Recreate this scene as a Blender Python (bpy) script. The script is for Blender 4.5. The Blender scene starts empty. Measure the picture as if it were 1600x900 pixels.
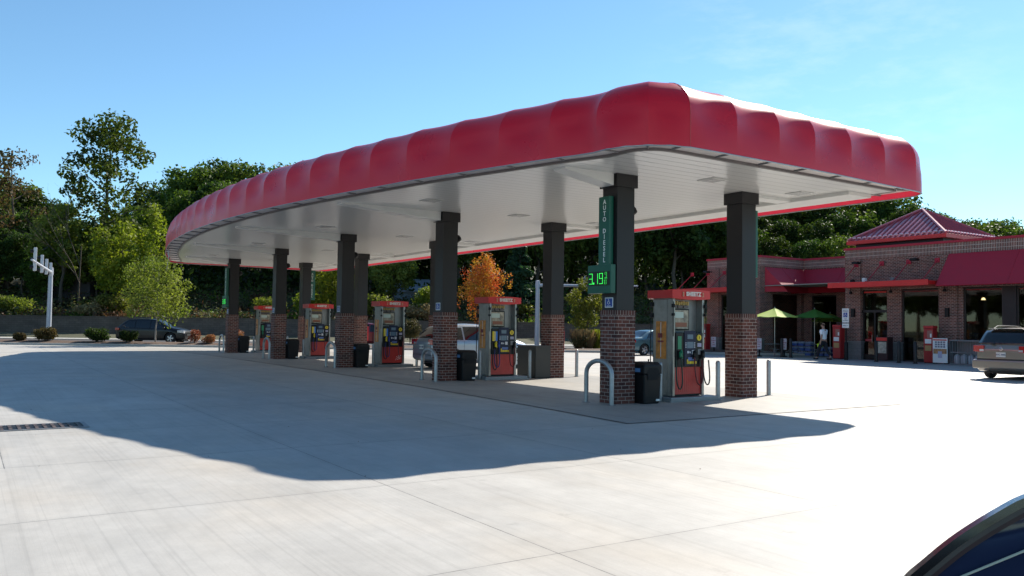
import bpy, bmesh, math, random
import numpy as np
from mathutils import Vector, Matrix
PI = math.pi
rad = math.radians
scene = bpy.context.scene
# ------------------------------------------------------------------ camera
YAW, PITCH, ROLL, EYE = rad(33.396), rad(2.554), rad(0.797), 1.6
F = Vector((math.sin(YAW)*math.cos(PITCH), math.cos(YAW)*math.cos(PITCH), math.sin(PITCH)))
R0 = Vector((math.cos(YAW), -math.sin(YAW), 0)); U0 = R0.cross(F)
Rv = R0*math.cos(ROLL) + U0*math.sin(ROLL); Uv = -R0*math.sin(ROLL) + U0*math.cos(ROLL)
cam_data = bpy.data.cameras.new('camera'); cam = bpy.data.objects.new('camera', cam_data)
scene.collection.objects.link(cam); scene.camera = cam
m = Matrix(((Rv.x, Uv.x, -F.x), (Rv.y, Uv.y, -F.y), (Rv.z, Uv.z, -F.z))).to_4x4()
m.translation = Vector((0, 0, EYE)); cam.matrix_world = m
cam_data.sensor_width = 36; cam_data.lens = 1300/1600*36; cam_data.clip_start = .05; cam_data.clip_end = 3000
# ------------------------------------------------------------------ light
SUN_AZ, SUN_EL = rad(69.4), rad(38)
world = bpy.data.worlds.new('World'); scene.world = world; world.use_nodes = True
wn = world.node_tree.nodes; wl = world.node_tree.links
bg = wn['Background']; bg.inputs['Strength'].default_value = 0.082
sky = wn.new('ShaderNodeTexSky'); sky.sky_type = 'NISHITA'; sky.sun_disc = False
sky.sun_elevation = SUN_EL; sky.sun_rotation = SUN_AZ
sky.altitude = 300; sky.air_density = 1.0; sky.dust_density = 0.1; sky.ozone_density = 3.0
# thin cirrus high on the right: a faint white veil mixed over the sky by direction
tc = wn.new('ShaderNodeTexCoord')
mp = wn.new('ShaderNodeMapping'); mp.inputs['Rotation'].default_value = (0, rad(8), rad(-62)); mp.inputs['Scale'].default_value = (2.0, 9.0, 22.0)
ns = wn.new('ShaderNodeTexNoise'); ns.inputs['Scale'].default_value = 1.6; ns.inputs['Detail'].default_value = 7; ns.inputs['Roughness'].default_value = .62
rm = wn.new('ShaderNodeMapRange'); rm.inputs['From Min'].default_value = .46; rm.inputs['From Max'].default_value = .82; rm.inputs['To Max'].default_value = .20
mx = wn.new('ShaderNodeMix'); mx.data_type = 'RGBA'; mx.inputs[7].default_value = (9, 9.6, 10.4, 1)
wl.new(tc.outputs['Generated'], mp.inputs['Vector']); wl.new(mp.outputs['Vector'], ns.inputs['Vector'])
cd_ = F + Rv*((1290-800)/1300) - Uv*((112-450)/1300); cd_.normalize()
dp = wn.new('ShaderNodeVectorMath'); dp.operation = 'DOT_PRODUCT'; dp.inputs[1].default_value = cd_
mk = wn.new('ShaderNodeMapRange'); mk.interpolation_type = 'SMOOTHSTEP'; mk.inputs['From Min'].default_value = math.cos(rad(13)); mk.inputs['From Max'].default_value = math.cos(rad(3))
pm_ = wn.new('ShaderNodeMath'); pm_.operation = 'MULTIPLY'
wl.new(tc.outputs['Generated'], dp.inputs[0]); wl.new(dp.outputs['Value'], mk.inputs['Value'])
wl.new(ns.outputs['Fac'], rm.inputs['Value']); wl.new(rm.outputs['Result'], pm_.inputs[0]); wl.new(mk.outputs['Result'], pm_.inputs[1]); wl.new(pm_.outputs[0], mx.inputs[0])
tint = wn.new('ShaderNodeVectorMath'); tint.operation = 'MULTIPLY'; tint.inputs[1].default_value = (.97, 1.21, 1.22)
wl.new(sky.outputs['Color'], tint.inputs[0]); wl.new(tint.outputs[0], mx.inputs[6]); wl.new(mx.outputs[2], bg.inputs['Color'])
sun_d = bpy.data.lights.new('sun', 'SUN'); sun_d.energy = 4.9; sun_d.angle = rad(.53); sun_d.color = (1, .93, .82)
sun = bpy.data.objects.new('sun', sun_d); scene.collection.objects.link(sun)
SD = Vector((math.sin(SUN_AZ)*math.cos(SUN_EL), math.cos(SUN_AZ)*math.cos(SUN_EL), math.sin(SUN_EL)))
sun.rotation_euler = SD.to_track_quat('Z', 'Y').to_euler(); sun.location = SD*80
vs = scene.view_settings; vs.view_transform = 'Standard'; vs.look = 'None'; vs.gamma = 1; vs.exposure = 0.78
vs.use_curve_mapping = False
scene.cycles.max_bounces = 7; scene.cycles.transparent_max_bounces = 6
scene.cycles.use_denoising = True

# ------------------------------------------------------------------ helpers
def gz(x, y):
    """height of the ground"""
    v = x*F.x/math.cos(PITCH) + y*F.y/math.cos(PITCH); u = x*R0.x + y*R0.y
    def S(a): a = min(1, max(0, a)); return a*a*(3-2*a)
    low = .3 + .35*S((u+10)/30)
    z = low*S((v-66)/11)
    if v > 78.2:
        z = low + 1.3*S((v-78.2)/.6) + 4.2*S((v-79)/26) + max(0, v-100)*(.10+.10*S((u+60)/30)*S((10-u)/30))
    return z
def V(u, v, z=None):
    """a place u metres to the right and v metres out on the ground"""
    x = R0.x*u + F.x/math.cos(PITCH)*v; y = R0.y*u + F.y/math.cos(PITCH)*v
    return Vector((x, y, gz(x, y) if z is None else z))
def ray(px, py):
    return F + Rv*((px-800)/1300) - Uv*((py-450)/1300)
def on_x(px, py, X): r = ray(px, py); return Vector((0, 0, EYE)) + r*(X/r.x)
def at_v(px, v):
    """ground spot below photo column px at depth v"""
    u = (px-800)/1300*v
    return V(u, v)

class MB:
    """collects faces, links them as ONE mesh object"""
    def __init__(s): s.v = []; s.f = []; s.mi = []; s.sm = []
    def add(s, vs, fs, mi=0, sm=False):
        o = len(s.v); s.v += [tuple(p) for p in vs]
        for f in fs: s.f.append(tuple(i+o for i in f)); s.mi.append(mi); s.sm.append(sm)
        return s
    def box(s, x0, x1, y0, y1, z0, z1, mi=0, b=0):
        if b:
            bm = bmesh.new(); bmesh.ops.create_cube(bm, size=1)
            for q in bm.verts:
                q.co = Vector(((x0+x1)/2+q.co.x*(x1-x0), (y0+y1)/2+q.co.y*(y1-y0), (z0+z1)/2+q.co.z*(z1-z0)))
            bmesh.ops.bevel(bm, geom=bm.edges[:], offset=b, segments=2, affect='EDGES', profile=.6)
            bm.verts.index_update()
            s.add([q.co for q in bm.verts], [[q.index for q in f.verts] for f in bm.faces], mi); bm.free(); return s
        vs = [(x, y, z) for z in (z0, z1) for y in (y0, y1) for x in (x0, x1)]
        return s.add(vs, [(0, 2, 3, 1), (4, 5, 7, 6), (0, 1, 5, 4), (2, 6, 7, 3), (0, 4, 6, 2), (1, 3, 7, 5)], mi)
    def cyl(s, a, b, r, r2=None, n=12, mi=0, caps=True):
        return s.tube([a, b], [r, r if r2 is None else r2], n, mi, caps)
    def tube(s, pts, rr, n=8, mi=0, caps=True):
        pts = [Vector(p) for p in pts]
        if not isinstance(rr, (list, tuple)): rr = [rr]*len(pts)
        vs = []; fs = []; prev = None
        for i, p in enumerate(pts):
            d = (pts[min(i+1, len(pts)-1)] - pts[max(i-1, 0)])
            d = d.normalized() if d.length > 1e-9 else Vector((0, 0, 1))
            if prev is None:
                a = Vector((1, 0, 0)) if abs(d.x) < .8 else Vector((0, 1, 0)); e = d.cross(a).normalized()
            else: e = (prev - d*prev.dot(d)); e = e.normalized() if e.length > 1e-6 else d.orthogonal().normalized()
            prev = e; g = d.cross(e)
            for k in range(n):
                t = 2*PI*k/n; vs.append(p + (e*math.cos(t) + g*math.sin(t))*rr[i])
        for i in range(len(pts)-1):
            for k in range(n): fs.append((i*n+k, i*n+(k+1) % n, (i+1)*n+(k+1) % n, (i+1)*n+k))
        s.add(vs, fs, mi, True)
        if caps:
            o = len(s.v)-len(vs)
            s.f.append(tuple(o+k for k in reversed(range(n)))); s.mi.append(mi); s.sm.append(False)
            q = o+(len(pts)-1)*n; s.f.append(tuple(q+k for k in range(n))); s.mi.append(mi); s.sm.append(False)
        return s
    def lathe(s, prof, n=20, c=(0, 0, 0), axis='z', mi=0, sm=True):
        vs = []; fs = []
        for r, h in prof:
            for k in range(n):
                t = 2*PI*k/n; a, b = r*math.cos(t), r*math.sin(t)
                p = (a, b, h) if axis == 'z' else ((h, a, b) if axis == 'x' else (b, h, a))
                vs.append((p[0]+c[0], p[1]+c[1], p[2]+c[2]))
        for i in range(len(prof)-1):
            for k in range(n): fs.append((i*n+k, i*n+(k+1) % n, (i+1)*n+(k+1) % n, (i+1)*n+k))
        return s.add(vs, fs, mi, sm)
    def prism(s, poly, z0, z1, mi=0):
        n = len(poly); vs = [(x, y, z0) for x, y in poly] + [(x, y, z1) for x, y in poly]
        return s.add(vs, [tuple(reversed(range(n))), tuple(range(n, 2*n))] + [(k, (k+1) % n, n+(k+1) % n, n+k) for k in range(n)], mi)
    def quad(s, a, b, c, d, mi=0): return s.add([a, b, c, d], [(0, 1, 2, 3)], mi)
    def move(s, M):
        s.v = [tuple(M @ Vector(p)) for p in s.v]; return s
    def build(s, name, mats, parent=None, sharp=35, loc=None, uv=True):
        me = bpy.data.meshes.new(name); me.from_pydata(s.v, [], s.f)
        if not isinstance(mats, (list, tuple)): mats = [mats]
        for mm in mats: me.materials.append(mm)
        me.polygons.foreach_set('material_index', s.mi)
        if any(s.sm):
            me.polygons.foreach_set('use_smooth', [True]*len(s.f)); me.update()
            me.set_sharp_from_angle(angle=rad(sharp))
        me.update()
        if uv: box_uv(me)
        o = bpy.data.objects.new(name, me); scene.collection.objects.link(o)
        if parent is not None: o.parent = parent
        if loc is not None: o.location = loc
        return o
def box_uv(me):
    if not len(me.polygons): return
    ul = me.uv_layers.new(name='UVMap'); nl = len(me.loops)
    vi = np.empty(nl, int); me.loops.foreach_get('vertex_index', vi)
    co = np.empty(len(me.vertices)*3); me.vertices.foreach_get('co', co); co = co.reshape(-1, 3)[vi]
    nr = np.empty(len(me.polygons)*3); me.polygons.foreach_get('normal', nr); nr = np.abs(nr.reshape(-1, 3))
    lt = np.empty(len(me.polygons), int); me.polygons.foreach_get('loop_total', lt)
    ax = np.repeat(np.argmax(nr*np.array([1, 1, .99]), axis=1), lt)
    u = np.where(ax == 0, co[:, 1], co[:, 0]); w = np.where(ax == 2, co[:, 1], co[:, 2])
    ul.data.foreach_set('uv', np.stack([u, w], 1).ravel())
def tag(o, label=None, cat=None, group=None, kind=None):
    if label: o['label'] = label
    if cat: o['category'] = cat
    if group: o['group'] = group
    if kind: o['kind'] = kind
    return o
def thing(name, label, cat, loc=(0, 0, 0), rz=0, group=None):
    o = bpy.data.objects.new(name, None); scene.collection.objects.link(o)
    o.empty_display_size = .2; o.location = loc; o.rotation_euler = (0, 0, rz)
    return tag(o, label, cat, group)
def kids(o): return [c for c in scene.collection.objects if c.parent == o]
def dup(o, loc=None, rz=None, scale=None, label=None, group=None, parent=None, ch=None):
    c = o.copy(); scene.collection.objects.link(c); c.parent = parent
    for k in (o.children if ch is None else ch): dup(k, parent=c)
    if loc is not None: c.location = loc
    if rz is not None: c.rotation_euler = (0, 0, rz)
    if scale is not None: c.scale = scale if isinstance(scale, (tuple, list)) else (scale,)*3
    if label: c['label'] = label
    if group: c['group'] = group
    return c
def text_mb(s, size, bold=.0, depth=.004, align='CENTER', font_space=1.0):
    cu = bpy.data.curves.new('t', 'FONT'); cu.body = s; cu.size = size; cu.align_x = align; cu.align_y = 'CENTER'
    cu.extrude = depth/2; cu.offset = bold; cu.space_character = font_space; cu.resolution_u = 3
    o = bpy.data.objects.new('t', cu); scene.collection.objects.link(o)
    dg = bpy.context.evaluated_depsgraph_get(); me = bpy.data.meshes.new_from_object(o.evaluated_get(dg))
    mb = MB(); mb.add([v.co for v in me.vertices], [tuple(p.vertices) for p in me.polygons])
    bpy.data.objects.remove(o); bpy.data.curves.remove(cu); bpy.data.meshes.remove(me)
    return mb
def face_M(origin, right, up):
    right = Vector(right).normalized(); up = Vector(up).normalized(); n = right.cross(up)
    M = Matrix((right, up, n)).transposed().to_4x4(); M.translation = Vector(origin); return M

# ------------------------------------------------------------------ materials
def mat(name, col=(.5, .5, .5), rough=.5, metal=0, spec=.5, coat=0, bump=0, bscale=30, vary=0, vscale=3, emit=None, estr=1, trans=0, uvc=False):
    m = bpy.data.materials.new(name); m.use_nodes = True; nt = m.node_tree; n = nt.nodes; l = nt.links
    b = n['Principled BSDF']; b.inputs['Base Color'].default_value = (*col, 1); b.inputs['Roughness'].default_value = rough
    b.inputs['Metallic'].default_value = metal; b.inputs['Specular IOR Level'].default_value = spec
    b.inputs['Coat Weight'].default_value = coat; b.inputs['Coat Roughness'].default_value = .06
    if emit: b.inputs['Emission Color'].default_value = (*emit, 1); b.inputs['Emission Strength'].default_value = estr
    if trans: b.inputs['Transmission Weight'].default_value = trans
    if vary or bump:
        t = n.new('ShaderNodeTexCoord')
    if vary:
        a = n.new('ShaderNodeTexNoise'); a.inputs['Scale'].default_value = vscale; a.inputs['Detail'].default_value = 6; a.inputs['Roughness'].default_value = .6
        l.new(t.outputs['Object'], a.inputs['Vector'])
        mr = n.new('ShaderNodeMapRange'); mr.inputs['From Min'].default_value = .3; mr.inputs['From Max'].default_value = .7
        mr.inputs['To Min'].default_value = 1-vary; mr.inputs['To Max'].default_value = 1+vary; l.new(a.outputs['Fac'], mr.inputs['Value'])
        mm = n.new('ShaderNodeVectorMath'); mm.operation = 'SCALE'; mm.inputs[0].default_value = col; l.new(mr.outputs[0], mm.inputs['Scale'])
        l.new(mm.outputs[0], b.inputs['Base Color'])
        mr2 = n.new('ShaderNodeMapRange'); mr2.inputs['To Min'].default_value = max(0, rough-.1); mr2.inputs['To Max'].default_value = min(1, rough+.1)
        l.new(a.outputs['Fac'], mr2.inputs['Value']); l.new(mr2.outputs[0], b.inputs['Roughness'])
    if bump:
        c = n.new('ShaderNodeTexNoise'); c.inputs['Scale'].default_value = bscale; c.inputs['Detail'].default_value = 4
        l.new(t.outputs['Object'], c.inputs['Vector'])
        bp = n.new('ShaderNodeBump'); bp.inputs['Strength'].default_value = bump; bp.inputs['Distance'].default_value = .02
        l.new(c.outputs['Fac'], bp.inputs['Height']); l.new(bp.outputs[0], b.inputs['Normal'])
    return m
def node(nt, t, **k):
    n = nt.nodes.new('ShaderNode'+t)
    for a, v in k.items(): setattr(n, a, v)
    return n
def brick_mat(name, c1, c2, mortar, bw=.2, rh=.0757, vert=False, msize=.011, bump=.5):
    m = bpy.data.materials.new(name); m.use_nodes = True; nt = m.node_tree; n = nt.nodes; l = nt.links; b = n['Principled BSDF']
    uv = node(nt, 'UVMap'); src = uv.outputs[0]
    if vert:
        mpn = node(nt, 'Mapping'); mpn.inputs['Rotation'].default_value = (0, 0, PI/2); l.new(src, mpn.inputs['Vector']); src = mpn.outputs[0]
    br = node(nt, 'TexBrick'); l.new(src, br.inputs['Vector']); br.inputs['Scale'].default_value = 1
    br.inputs['Color1'].default_value = (*c1, 1); br.inputs['Color2'].default_value = (*c2, 1); br.inputs['Mortar'].default_value = (*mortar, 1)
    br.inputs['Brick Width'].default_value = bw; br.inputs['Row Height'].default_value = rh; br.inputs['Mortar Size'].default_value = msize/2
    br.inputs['Mortar Smooth'].default_value = .15; br.offset = 0 if vert else .5
    ns = node(nt, 'TexNoise'); ns.inputs['Scale'].default_value = 18; ns.inputs['Detail'].default_value = 5; l.new(uv.outputs[0], ns.inputs['Vector'])
    n2 = node(nt, 'TexNoise'); n2.inputs['Scale'].default_value = 1.3; n2.inputs['Detail'].default_value = 3; l.new(uv.outputs[0], n2.inputs['Vector'])
    ad = node(nt, 'Math', operation='ADD'); l.new(ns.outputs['Fac'], ad.inputs[0]); l.new(n2.outputs['Fac'], ad.inputs[1])
    mr = node(nt, 'MapRange'); mr.inputs['From Min'].default_value = .6; mr.inputs['From Max'].default_value = 1.4
    mr.inputs['To Min'].default_value = .72; mr.inputs['To Max'].default_value = 1.3; l.new(ad.outputs[0], mr.inputs['Value'])
    mm = node(nt, 'VectorMath', operation='SCALE'); l.new(br.outputs['Color'], mm.inputs[0]); l.new(mr.outputs[0], mm.inputs['Scale'])
    l.new(mm.outputs[0], b.inputs['Base Color']); b.inputs['Roughness'].default_value = .85; b.inputs['Specular IOR Level'].default_value = .25
    inv = node(nt, 'Math', operation='SUBTRACT'); inv.inputs[0].default_value = 1; l.new(br.outputs['Fac'], inv.inputs[1])
    bp = node(nt, 'Bump'); bp.inputs['Strength'].default_value = bump; bp.inputs['Distance'].default_value = .008
    l.new(inv.outputs[0], bp.inputs['Height']); l.new(bp.outputs[0], b.inputs['Normal'])
    return m
def concrete_mat(dk=1.0, nm='lot_concrete'):
    m = bpy.data.materials.new(nm); m.use_nodes = True; nt = m.node_tree; l = nt.links; b = nt.nodes['Principled BSDF']
    geo = node(nt, 'NewGeometry'); pos = geo.outputs['Position']
    sp = node(nt, 'SeparateXYZ'); l.new(pos, sp.inputs[0])
    def noise(scale, vec, detail=5, rough=.55):
        mpn = node(nt, 'Mapping'); mpn.inputs['Scale'].default_value = vec; l.new(pos, mpn.inputs['Vector'])
        q = node(nt, 'TexNoise'); q.inputs['Scale'].default_value = scale; q.inputs['Detail'].default_value = detail; q.inputs['Roughness'].default_value = rough
        l.new(mpn.outputs[0], q.inputs['Vector']); return q.outputs['Fac']
    def rng(v, a, b2, c, d):
        q = node(nt, 'MapRange'); l.new(v, q.inputs['Value'])
        for k, x in zip(('From Min', 'From Max', 'To Min', 'To Max'), (a, b2, c, d)): q.inputs[k].default_value = x
        return q.outputs[0]
    def mul(a, b2):
        q = node(nt, 'Math', operation='MULTIPLY'); l.new(a, q.inputs[0]); l.new(b2, q.inputs[1]); return q.outputs[0]
    big = rng(noise(.16, (1, 1, 1)), .3, .7, .90, 1.06)
    mid = rng(noise(.9, (1.3, .8, 1), 6, .65), .32, .68, .86, 1.08)
    broom = rng(noise(3.2, (9, .035, 1), 4, .7), .50, .74, 1.0, .84)
    broom2 = rng(noise(2.2, (3, 2.0, 1), 5, .7), .35, .65, .955, 1.03)
    fine = rng(noise(60, (1, 1, 1), 2), .3, .7, .97, 1.03)
    # slab-to-slab tone
    sx = node(nt, 'Math', operation='MULTIPLY_ADD'); l.new(sp.outputs['X'], sx.inputs[0]); sx.inputs[1].default_value = 1/JX; sx.inputs[2].default_value = -JX0/JX
    sy = node(nt, 'Math', operation='MULTIPLY_ADD'); l.new(sp.outputs['Y'], sy.inputs[0]); sy.inputs[1].default_value = 1/JY; sy.inputs[2].default_value = -JY0/JY
    fx = node(nt, 'Math', operation='FLOOR'); l.new(sx.outputs[0], fx.inputs[0]); fy = node(nt, 'Math', operation='FLOOR'); l.new(sy.outputs[0], fy.inputs[0])
    cb = node(nt, 'CombineXYZ'); l.new(fx.outputs[0], cb.inputs[0]); l.new(fy.outputs[0], cb.inputs[1])
    wn_ = node(nt, 'TexWhiteNoise'); l.new(cb.outputs[0], wn_.inputs['Vector']); slab = rng(wn_.outputs['Value'], 0, 1, .955, 1.03)
    # joints
    def joint(s, per):
        fr = node(nt, 'Math', operation='PINGPONG'); l.new(s.outputs[0], fr.inputs[0]); fr.inputs[1].default_value = .5
        wob = rng(noise(5, (1, 1, 1), 3), .3, .7, .002, .0065)
        d = node(nt, 'Math', operation='MULTIPLY'); l.new(fr.outputs[0], d.inputs[0]); d.inputs[1].default_value = per
        lt = node(nt, 'Math', operation='LESS_THAN'); l.new(d.outputs[0], lt.inputs[0]); l.new(wob, lt.inputs[1]); return lt.outputs[0], d.outputs[0]
    jx, dx = joint(sx, JX); jy, dy = joint(sy, JY)
    kx = node(nt, 'Math', operation='LESS_THAN'); l.new(sp.outputs['X'], kx.inputs[0]); kx.inputs[1].default_value = 2
    ky = node(nt, 'Math', operation='LESS_THAN'); l.new(sp.outputs['Y'], ky.inputs[0]); ky.inputs[1].default_value = 10.4
    kk = node(nt, 'Math', operation='MULTIPLY'); l.new(kx.outputs[0], kk.inputs[0]); l.new(ky.outputs[0], kk.inputs[1])
    ks = node(nt, 'Math', operation='SUBTRACT'); ks.inputs[0].default_value = 1; l.new(kk.outputs[0], ks.inputs[1]); jx = mul(jx, ks.outputs[0])
    jm = node(nt, 'Math', operation='MAXIMUM'); l.new(jx, jm.inputs[0]); l.new(jy, jm.inputs[1])
    dmin = node(nt, 'Math', operation='MINIMUM'); l.new(dx, dmin.inputs[0]); l.new(dy, dmin.inputs[1])
    edge = rng(dmin.outputs[0], .0, .10, .94, 1.0)
    tone = mul(mul(mul(mul(big, mid), mul(broom, broom2)), mul(fine, slab)), edge)
    # drips and tyre grime near the pumps: dark spots with their own shape
    st = rng(noise(1.7, (1, 1, 1), 5, .7), .64, .74, 0, .22)
    iso = node(nt, 'Math', operation='SUBTRACT'); iso.inputs[0].default_value = 1; l.new(st, iso.inputs[1])
    isl = node(nt, 'MapRange'); isl.interpolation_type = 'SMOOTHSTEP'; l.new(sp.outputs['X'], isl.inputs['Value'])
    for k, x in zip(('From Min', 'From Max', 'To Min', 'To Max'), (9.25, 9.45, 1, 1)): isl.inputs[k].default_value = x
    isl2 = node(nt, 'MapRange'); l.new(sp.outputs['X'], isl2.inputs['Value'])
    for k, x in zip(('From Min', 'From Max', 'To Min', 'To Max'), (16.0, 18.5, 0, 0)): isl2.inputs[k].default_value = x
    isa = node(nt, 'Math', operation='ADD'); l.new(isl.outputs[0], isa.inputs[0]); l.new(isl2.outputs[0], isa.inputs[1])
    ymask = node(nt, 'MapRange'); l.new(sp.outputs['Y'], ymask.inputs['Value'])
    for k, x in zip(('From Min', 'From Max', 'To Min', 'To Max'), (10.4, 10.6, 0, 1)): ymask.inputs[k].default_value = x
    im = node(nt, 'Mix'); l.new(ymask.outputs[0], im.inputs[0]); im.inputs[2].default_value = 1; l.new(isa.outputs[0], im.inputs[3])
    tone = mul(mul(tone, iso.outputs[0]), im.outputs[0])
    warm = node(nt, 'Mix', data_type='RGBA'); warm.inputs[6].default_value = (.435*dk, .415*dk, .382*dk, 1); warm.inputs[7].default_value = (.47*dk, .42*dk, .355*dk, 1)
    l.new(rng(noise(.55, (1, .6, 1), 4), .48, .72, 0, .8), warm.inputs[0])
    sc = node(nt, 'VectorMath', operation='SCALE'); l.new(warm.outputs[2], sc.inputs[0]); l.new(tone, sc.inputs['Scale'])
    jc = node(nt, 'Mix', data_type='RGBA'); l.new(jm.outputs[0], jc.inputs[0]); l.new(sc.outputs[0], jc.inputs[6]); jc.inputs[7].default_value = (.13, .125, .12, 1)
    l.new(jc.outputs[2], b.inputs['Base Color'])
    b.inputs['Specular IOR Level'].default_value = .42
    l.new(rng(noise(1.2, (2, .5, 1), 5), .3, .7, .55, .68), b.inputs['Roughness'])
    bp = node(nt, 'Bump'); bp.inputs['Strength'].default_value = .12; bp.inputs['Distance'].default_value = .004
    l.new(noise(14, (9, .5, 1), 4), bp.inputs['Height']); l.new(bp.outputs[0], b.inputs['Normal'])
    return m
NEAR_ROT = 0
JX, JX0, JY, JY0 = 3.13, .43, 2.845, 4.76
M = {}
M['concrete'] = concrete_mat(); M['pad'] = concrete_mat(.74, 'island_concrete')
M['brick'] = brick_mat('column_brick', (.165, .058, .043), (.060, .026, .024), (.40, .33, .29))
M['brick_v'] = brick_mat('soldier_brick', (.165, .058, .043), (.065, .028, .025), (.40, .33, .29), vert=True)
M['sbrick'] = brick_mat('store_brick', (.21, .075, .056), (.085, .035, .030), (.46, .38, .33), msize=.014)
M['sbrick_v'] = brick_mat('store_soldier_brick', (.20, .07, .055), (.10, .042, .036), (.52, .44, .38), vert=True, msize=.02)
M['stone'] = brick_mat('grey_stone_base', (.20, .19, .185), (.165, .158, .155), (.12, .115, .11), bw=.4, rh=.2, msize=.012)
M['wallblock'] = brick_mat('retaining_block', (.165, .125, .10), (.125, .096, .08), (.07, .055, .047), bw=.45, rh=.2, msize=.018)
M['clad'] = mat('dark_bronze_cladding', (.013, .011, .012), .42, .0, .4, vary=.12, vscale=1.5)
M['ceil'] = None
M['red'] = mat('red_powder_coat', (.58, .018, .016), .35, vary=.08)
M['redp'] = mat('red_lower_panel', (.50, .04, .032), .4, vary=.12, vscale=5)
M['steel'] = mat('brushed_stainless', (.27, .27, .262), .32, .85, vary=.14, vscale=6)
M['galv'] = mat('galvanised_pipe', (.36, .37, .38), .42, .7, vary=.15, vscale=9)
M['black'] = mat('black_plastic', (.007, .007, .008), .5, spec=.3, vary=.15, vscale=8)
M['blackg'] = mat('black_gloss', (.006, .006, .008), .32, spec=.3)
M['navy'] = mat('navy_panel', (.008, .013, .04), .4, spec=.3)
M['rubber'] = mat('rubber', (.015, .015, .015), .75, bump=.2)
M['white'] = mat('white_paint', (.78, .78, .76), .5, vary=.05)
M['grey'] = mat('grey_metal', (.20, .20, .205), .5, .2, vary=.1)
M['curbm'] = mat('plinth_metal', (.24, .25, .26), .45, .5, vary=.12)
M['green'] = mat('green_sign', (.006, .095, .06), .35, vary=.06)
M['blue'] = mat('sign_blue', (.02, .06, .28), .4)
M['yellow'] = mat('yellow_plastic', (.72, .52, .02), .4)
M['dgreen'] = mat('diesel_green', (.01, .20, .09), .35)
M['orange'] = mat('orange_graphic', (.62, .22, .03), .4, vary=.35, vscale=7)
M['screen'] = mat('lcd_screen', (.10, .16, .22), .15)
M['led'] = mat('green_led', (.02, .3, .05), .4, emit=(.05, 1, .12), estr=.75)
M['glassd'] = mat('dark_glass', (.010, .012, .014), .03, 0, .7)
M['glassc'] = mat('car_glass', (.008, .010, .012), .02, 0, .8)
M['awning'] = mat('burgundy_awning', (.38, .012, .032), .65, vary=.06, bump=.1)
M['roofm'] = mat('burgundy_metal_roof', (.36, .05, .07), .28, .0, coat=.6)
M['mulch'] = mat('bark_mulch', (.10, .062, .042), .9, bump=1, bscale=14, vary=.4, vscale=5)
M['kerb'] = mat('kerb_concrete', (.42, .41, .38), .7, vary=.1, bump=.2)
M['asph'] = mat('asphalt', (.055, .054, .056), .75, vary=.15, bump=.4, bscale=60)
M['soil'] = mat('ground_soil_grass', (.060, .060, .028), .95, vary=.4, vscale=.6, bump=1, bscale=3)
M['bark'] = mat('bark', (.085, .068, .052), .9, vary=.3, vscale=4, bump=.6, bscale=12)
M['barkl'] = mat('pale_bark', (.28, .25, .22), .85, vary=.25, vscale=4, bump=.4, bscale=12)
# ------------------------------------------------------------------ ground
def sheet(name, us, vs_, z_off, m, kind='structure'):
    vv = []; ff = []
    for j, v in enumerate(vs_):
        for i, u in enumerate(us):
            p = V(u, v); vv.append((p.x, p.y, p.z+z_off))
    n = len(us)
    for j in range(len(vs_)-1):
        for i in range(n-1): ff.append((j*n+i, j*n+i+1, (j+1)*n+i+1, (j+1)*n+i))
    mb = MB().add(vv, ff, 0, False); o = mb.build(name, m, uv=False); tag(o, kind=kind)
    return o
us = [-1500, -500, -200, -120] + list(range(-90, 91, 6)) + [120, 200, 500, 1500]
vv_ = [-300, -60, 0, 40, 60, 66, 68, 70, 72, 74, 76, 77, 78, 78.2, 78.4, 78.6, 78.8, 79, 81, 84, 88, 92, 96, 100, 105, 112, 120, 140, 170, 220, 400, 1200]
sheet('ground', us, vv_, -.02, M['soil'])
lot = MB()
P_ = [V(-70, -30), V(75, -30), V(75, 62), V(35.5, 62), V(35.5, 50.3), V(-70, 50.3)]
lot.add([(p.x, p.y, 0) for p in P_], [tuple(range(6))]); tag(lot.build('concrete_lot', M['concrete'], uv=False), kind='structure')
sheet('road', [-90, -45, 0, 30, 34.8, 35.5], [53.9, 60, 65.9], .0, M['asph'])
sheet('pavement', list(range(-90, 66, 5)), [66.0, 67, 68.2], .03, M['kerb'])
# mulch beds with kerbs
def bed(name, u0, u1, v0, v1, label):
    o = MB(); r = .5
    o.box(u0, u1, v0, v0+.16, -.02, .13, 0, .02); o.box(u0, u1, v1-.16, v1, -.02, .13, 0, .02)
    o.box(u0, u0+.16, v0+.16, v1-.16, -.02, .13, 0, .02); o.box(u1-.16, u1, v0+.16, v1-.16, -.02, .13, 0, .02)
    e = o.build(name+'_kerb', M['kerb']); e.rotation_euler = (0, 0, -YAW); tag(e, kind='structure')
    g = MB(); nx = int((u1-u0)/1.0)+2; ny = 6; random.seed(int(u0*7)+3)
    vs2 = []; fs2 = []
    for j in range(ny):
        for i in range(nx):
            a = i/(nx-1); b_ = j/(ny-1)
            vs2.append((u0+.16+(u1-u0-.32)*a, v0+.16+(v1-v0-.32)*b_, .10+.16*math.sin(PI*b_)*(.6+.4*math.sin(PI*a))+random.uniform(-.02, .02)))
    for j in range(ny-1):
        for i in range(nx-1): fs2.append((j*nx+i, j*nx+i+1, (j+1)*nx+i+1, (j+1)*nx+i))
    g.add(vs2, fs2, 0, True); e = g.build(name, M['mulch'], sharp=180); e.rotation_euler = (0, 0, -YAW); tag(e, kind='structure')
bed('mulch_bed', -60, 1.2, 50.4, 53.7, '')
bed('mulch_bed', 3.2, 22.5, 50.6, 53.6, '')
bed('mulch_bed', 25.5, 34.5, 50.6, 55.0, '')
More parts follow.
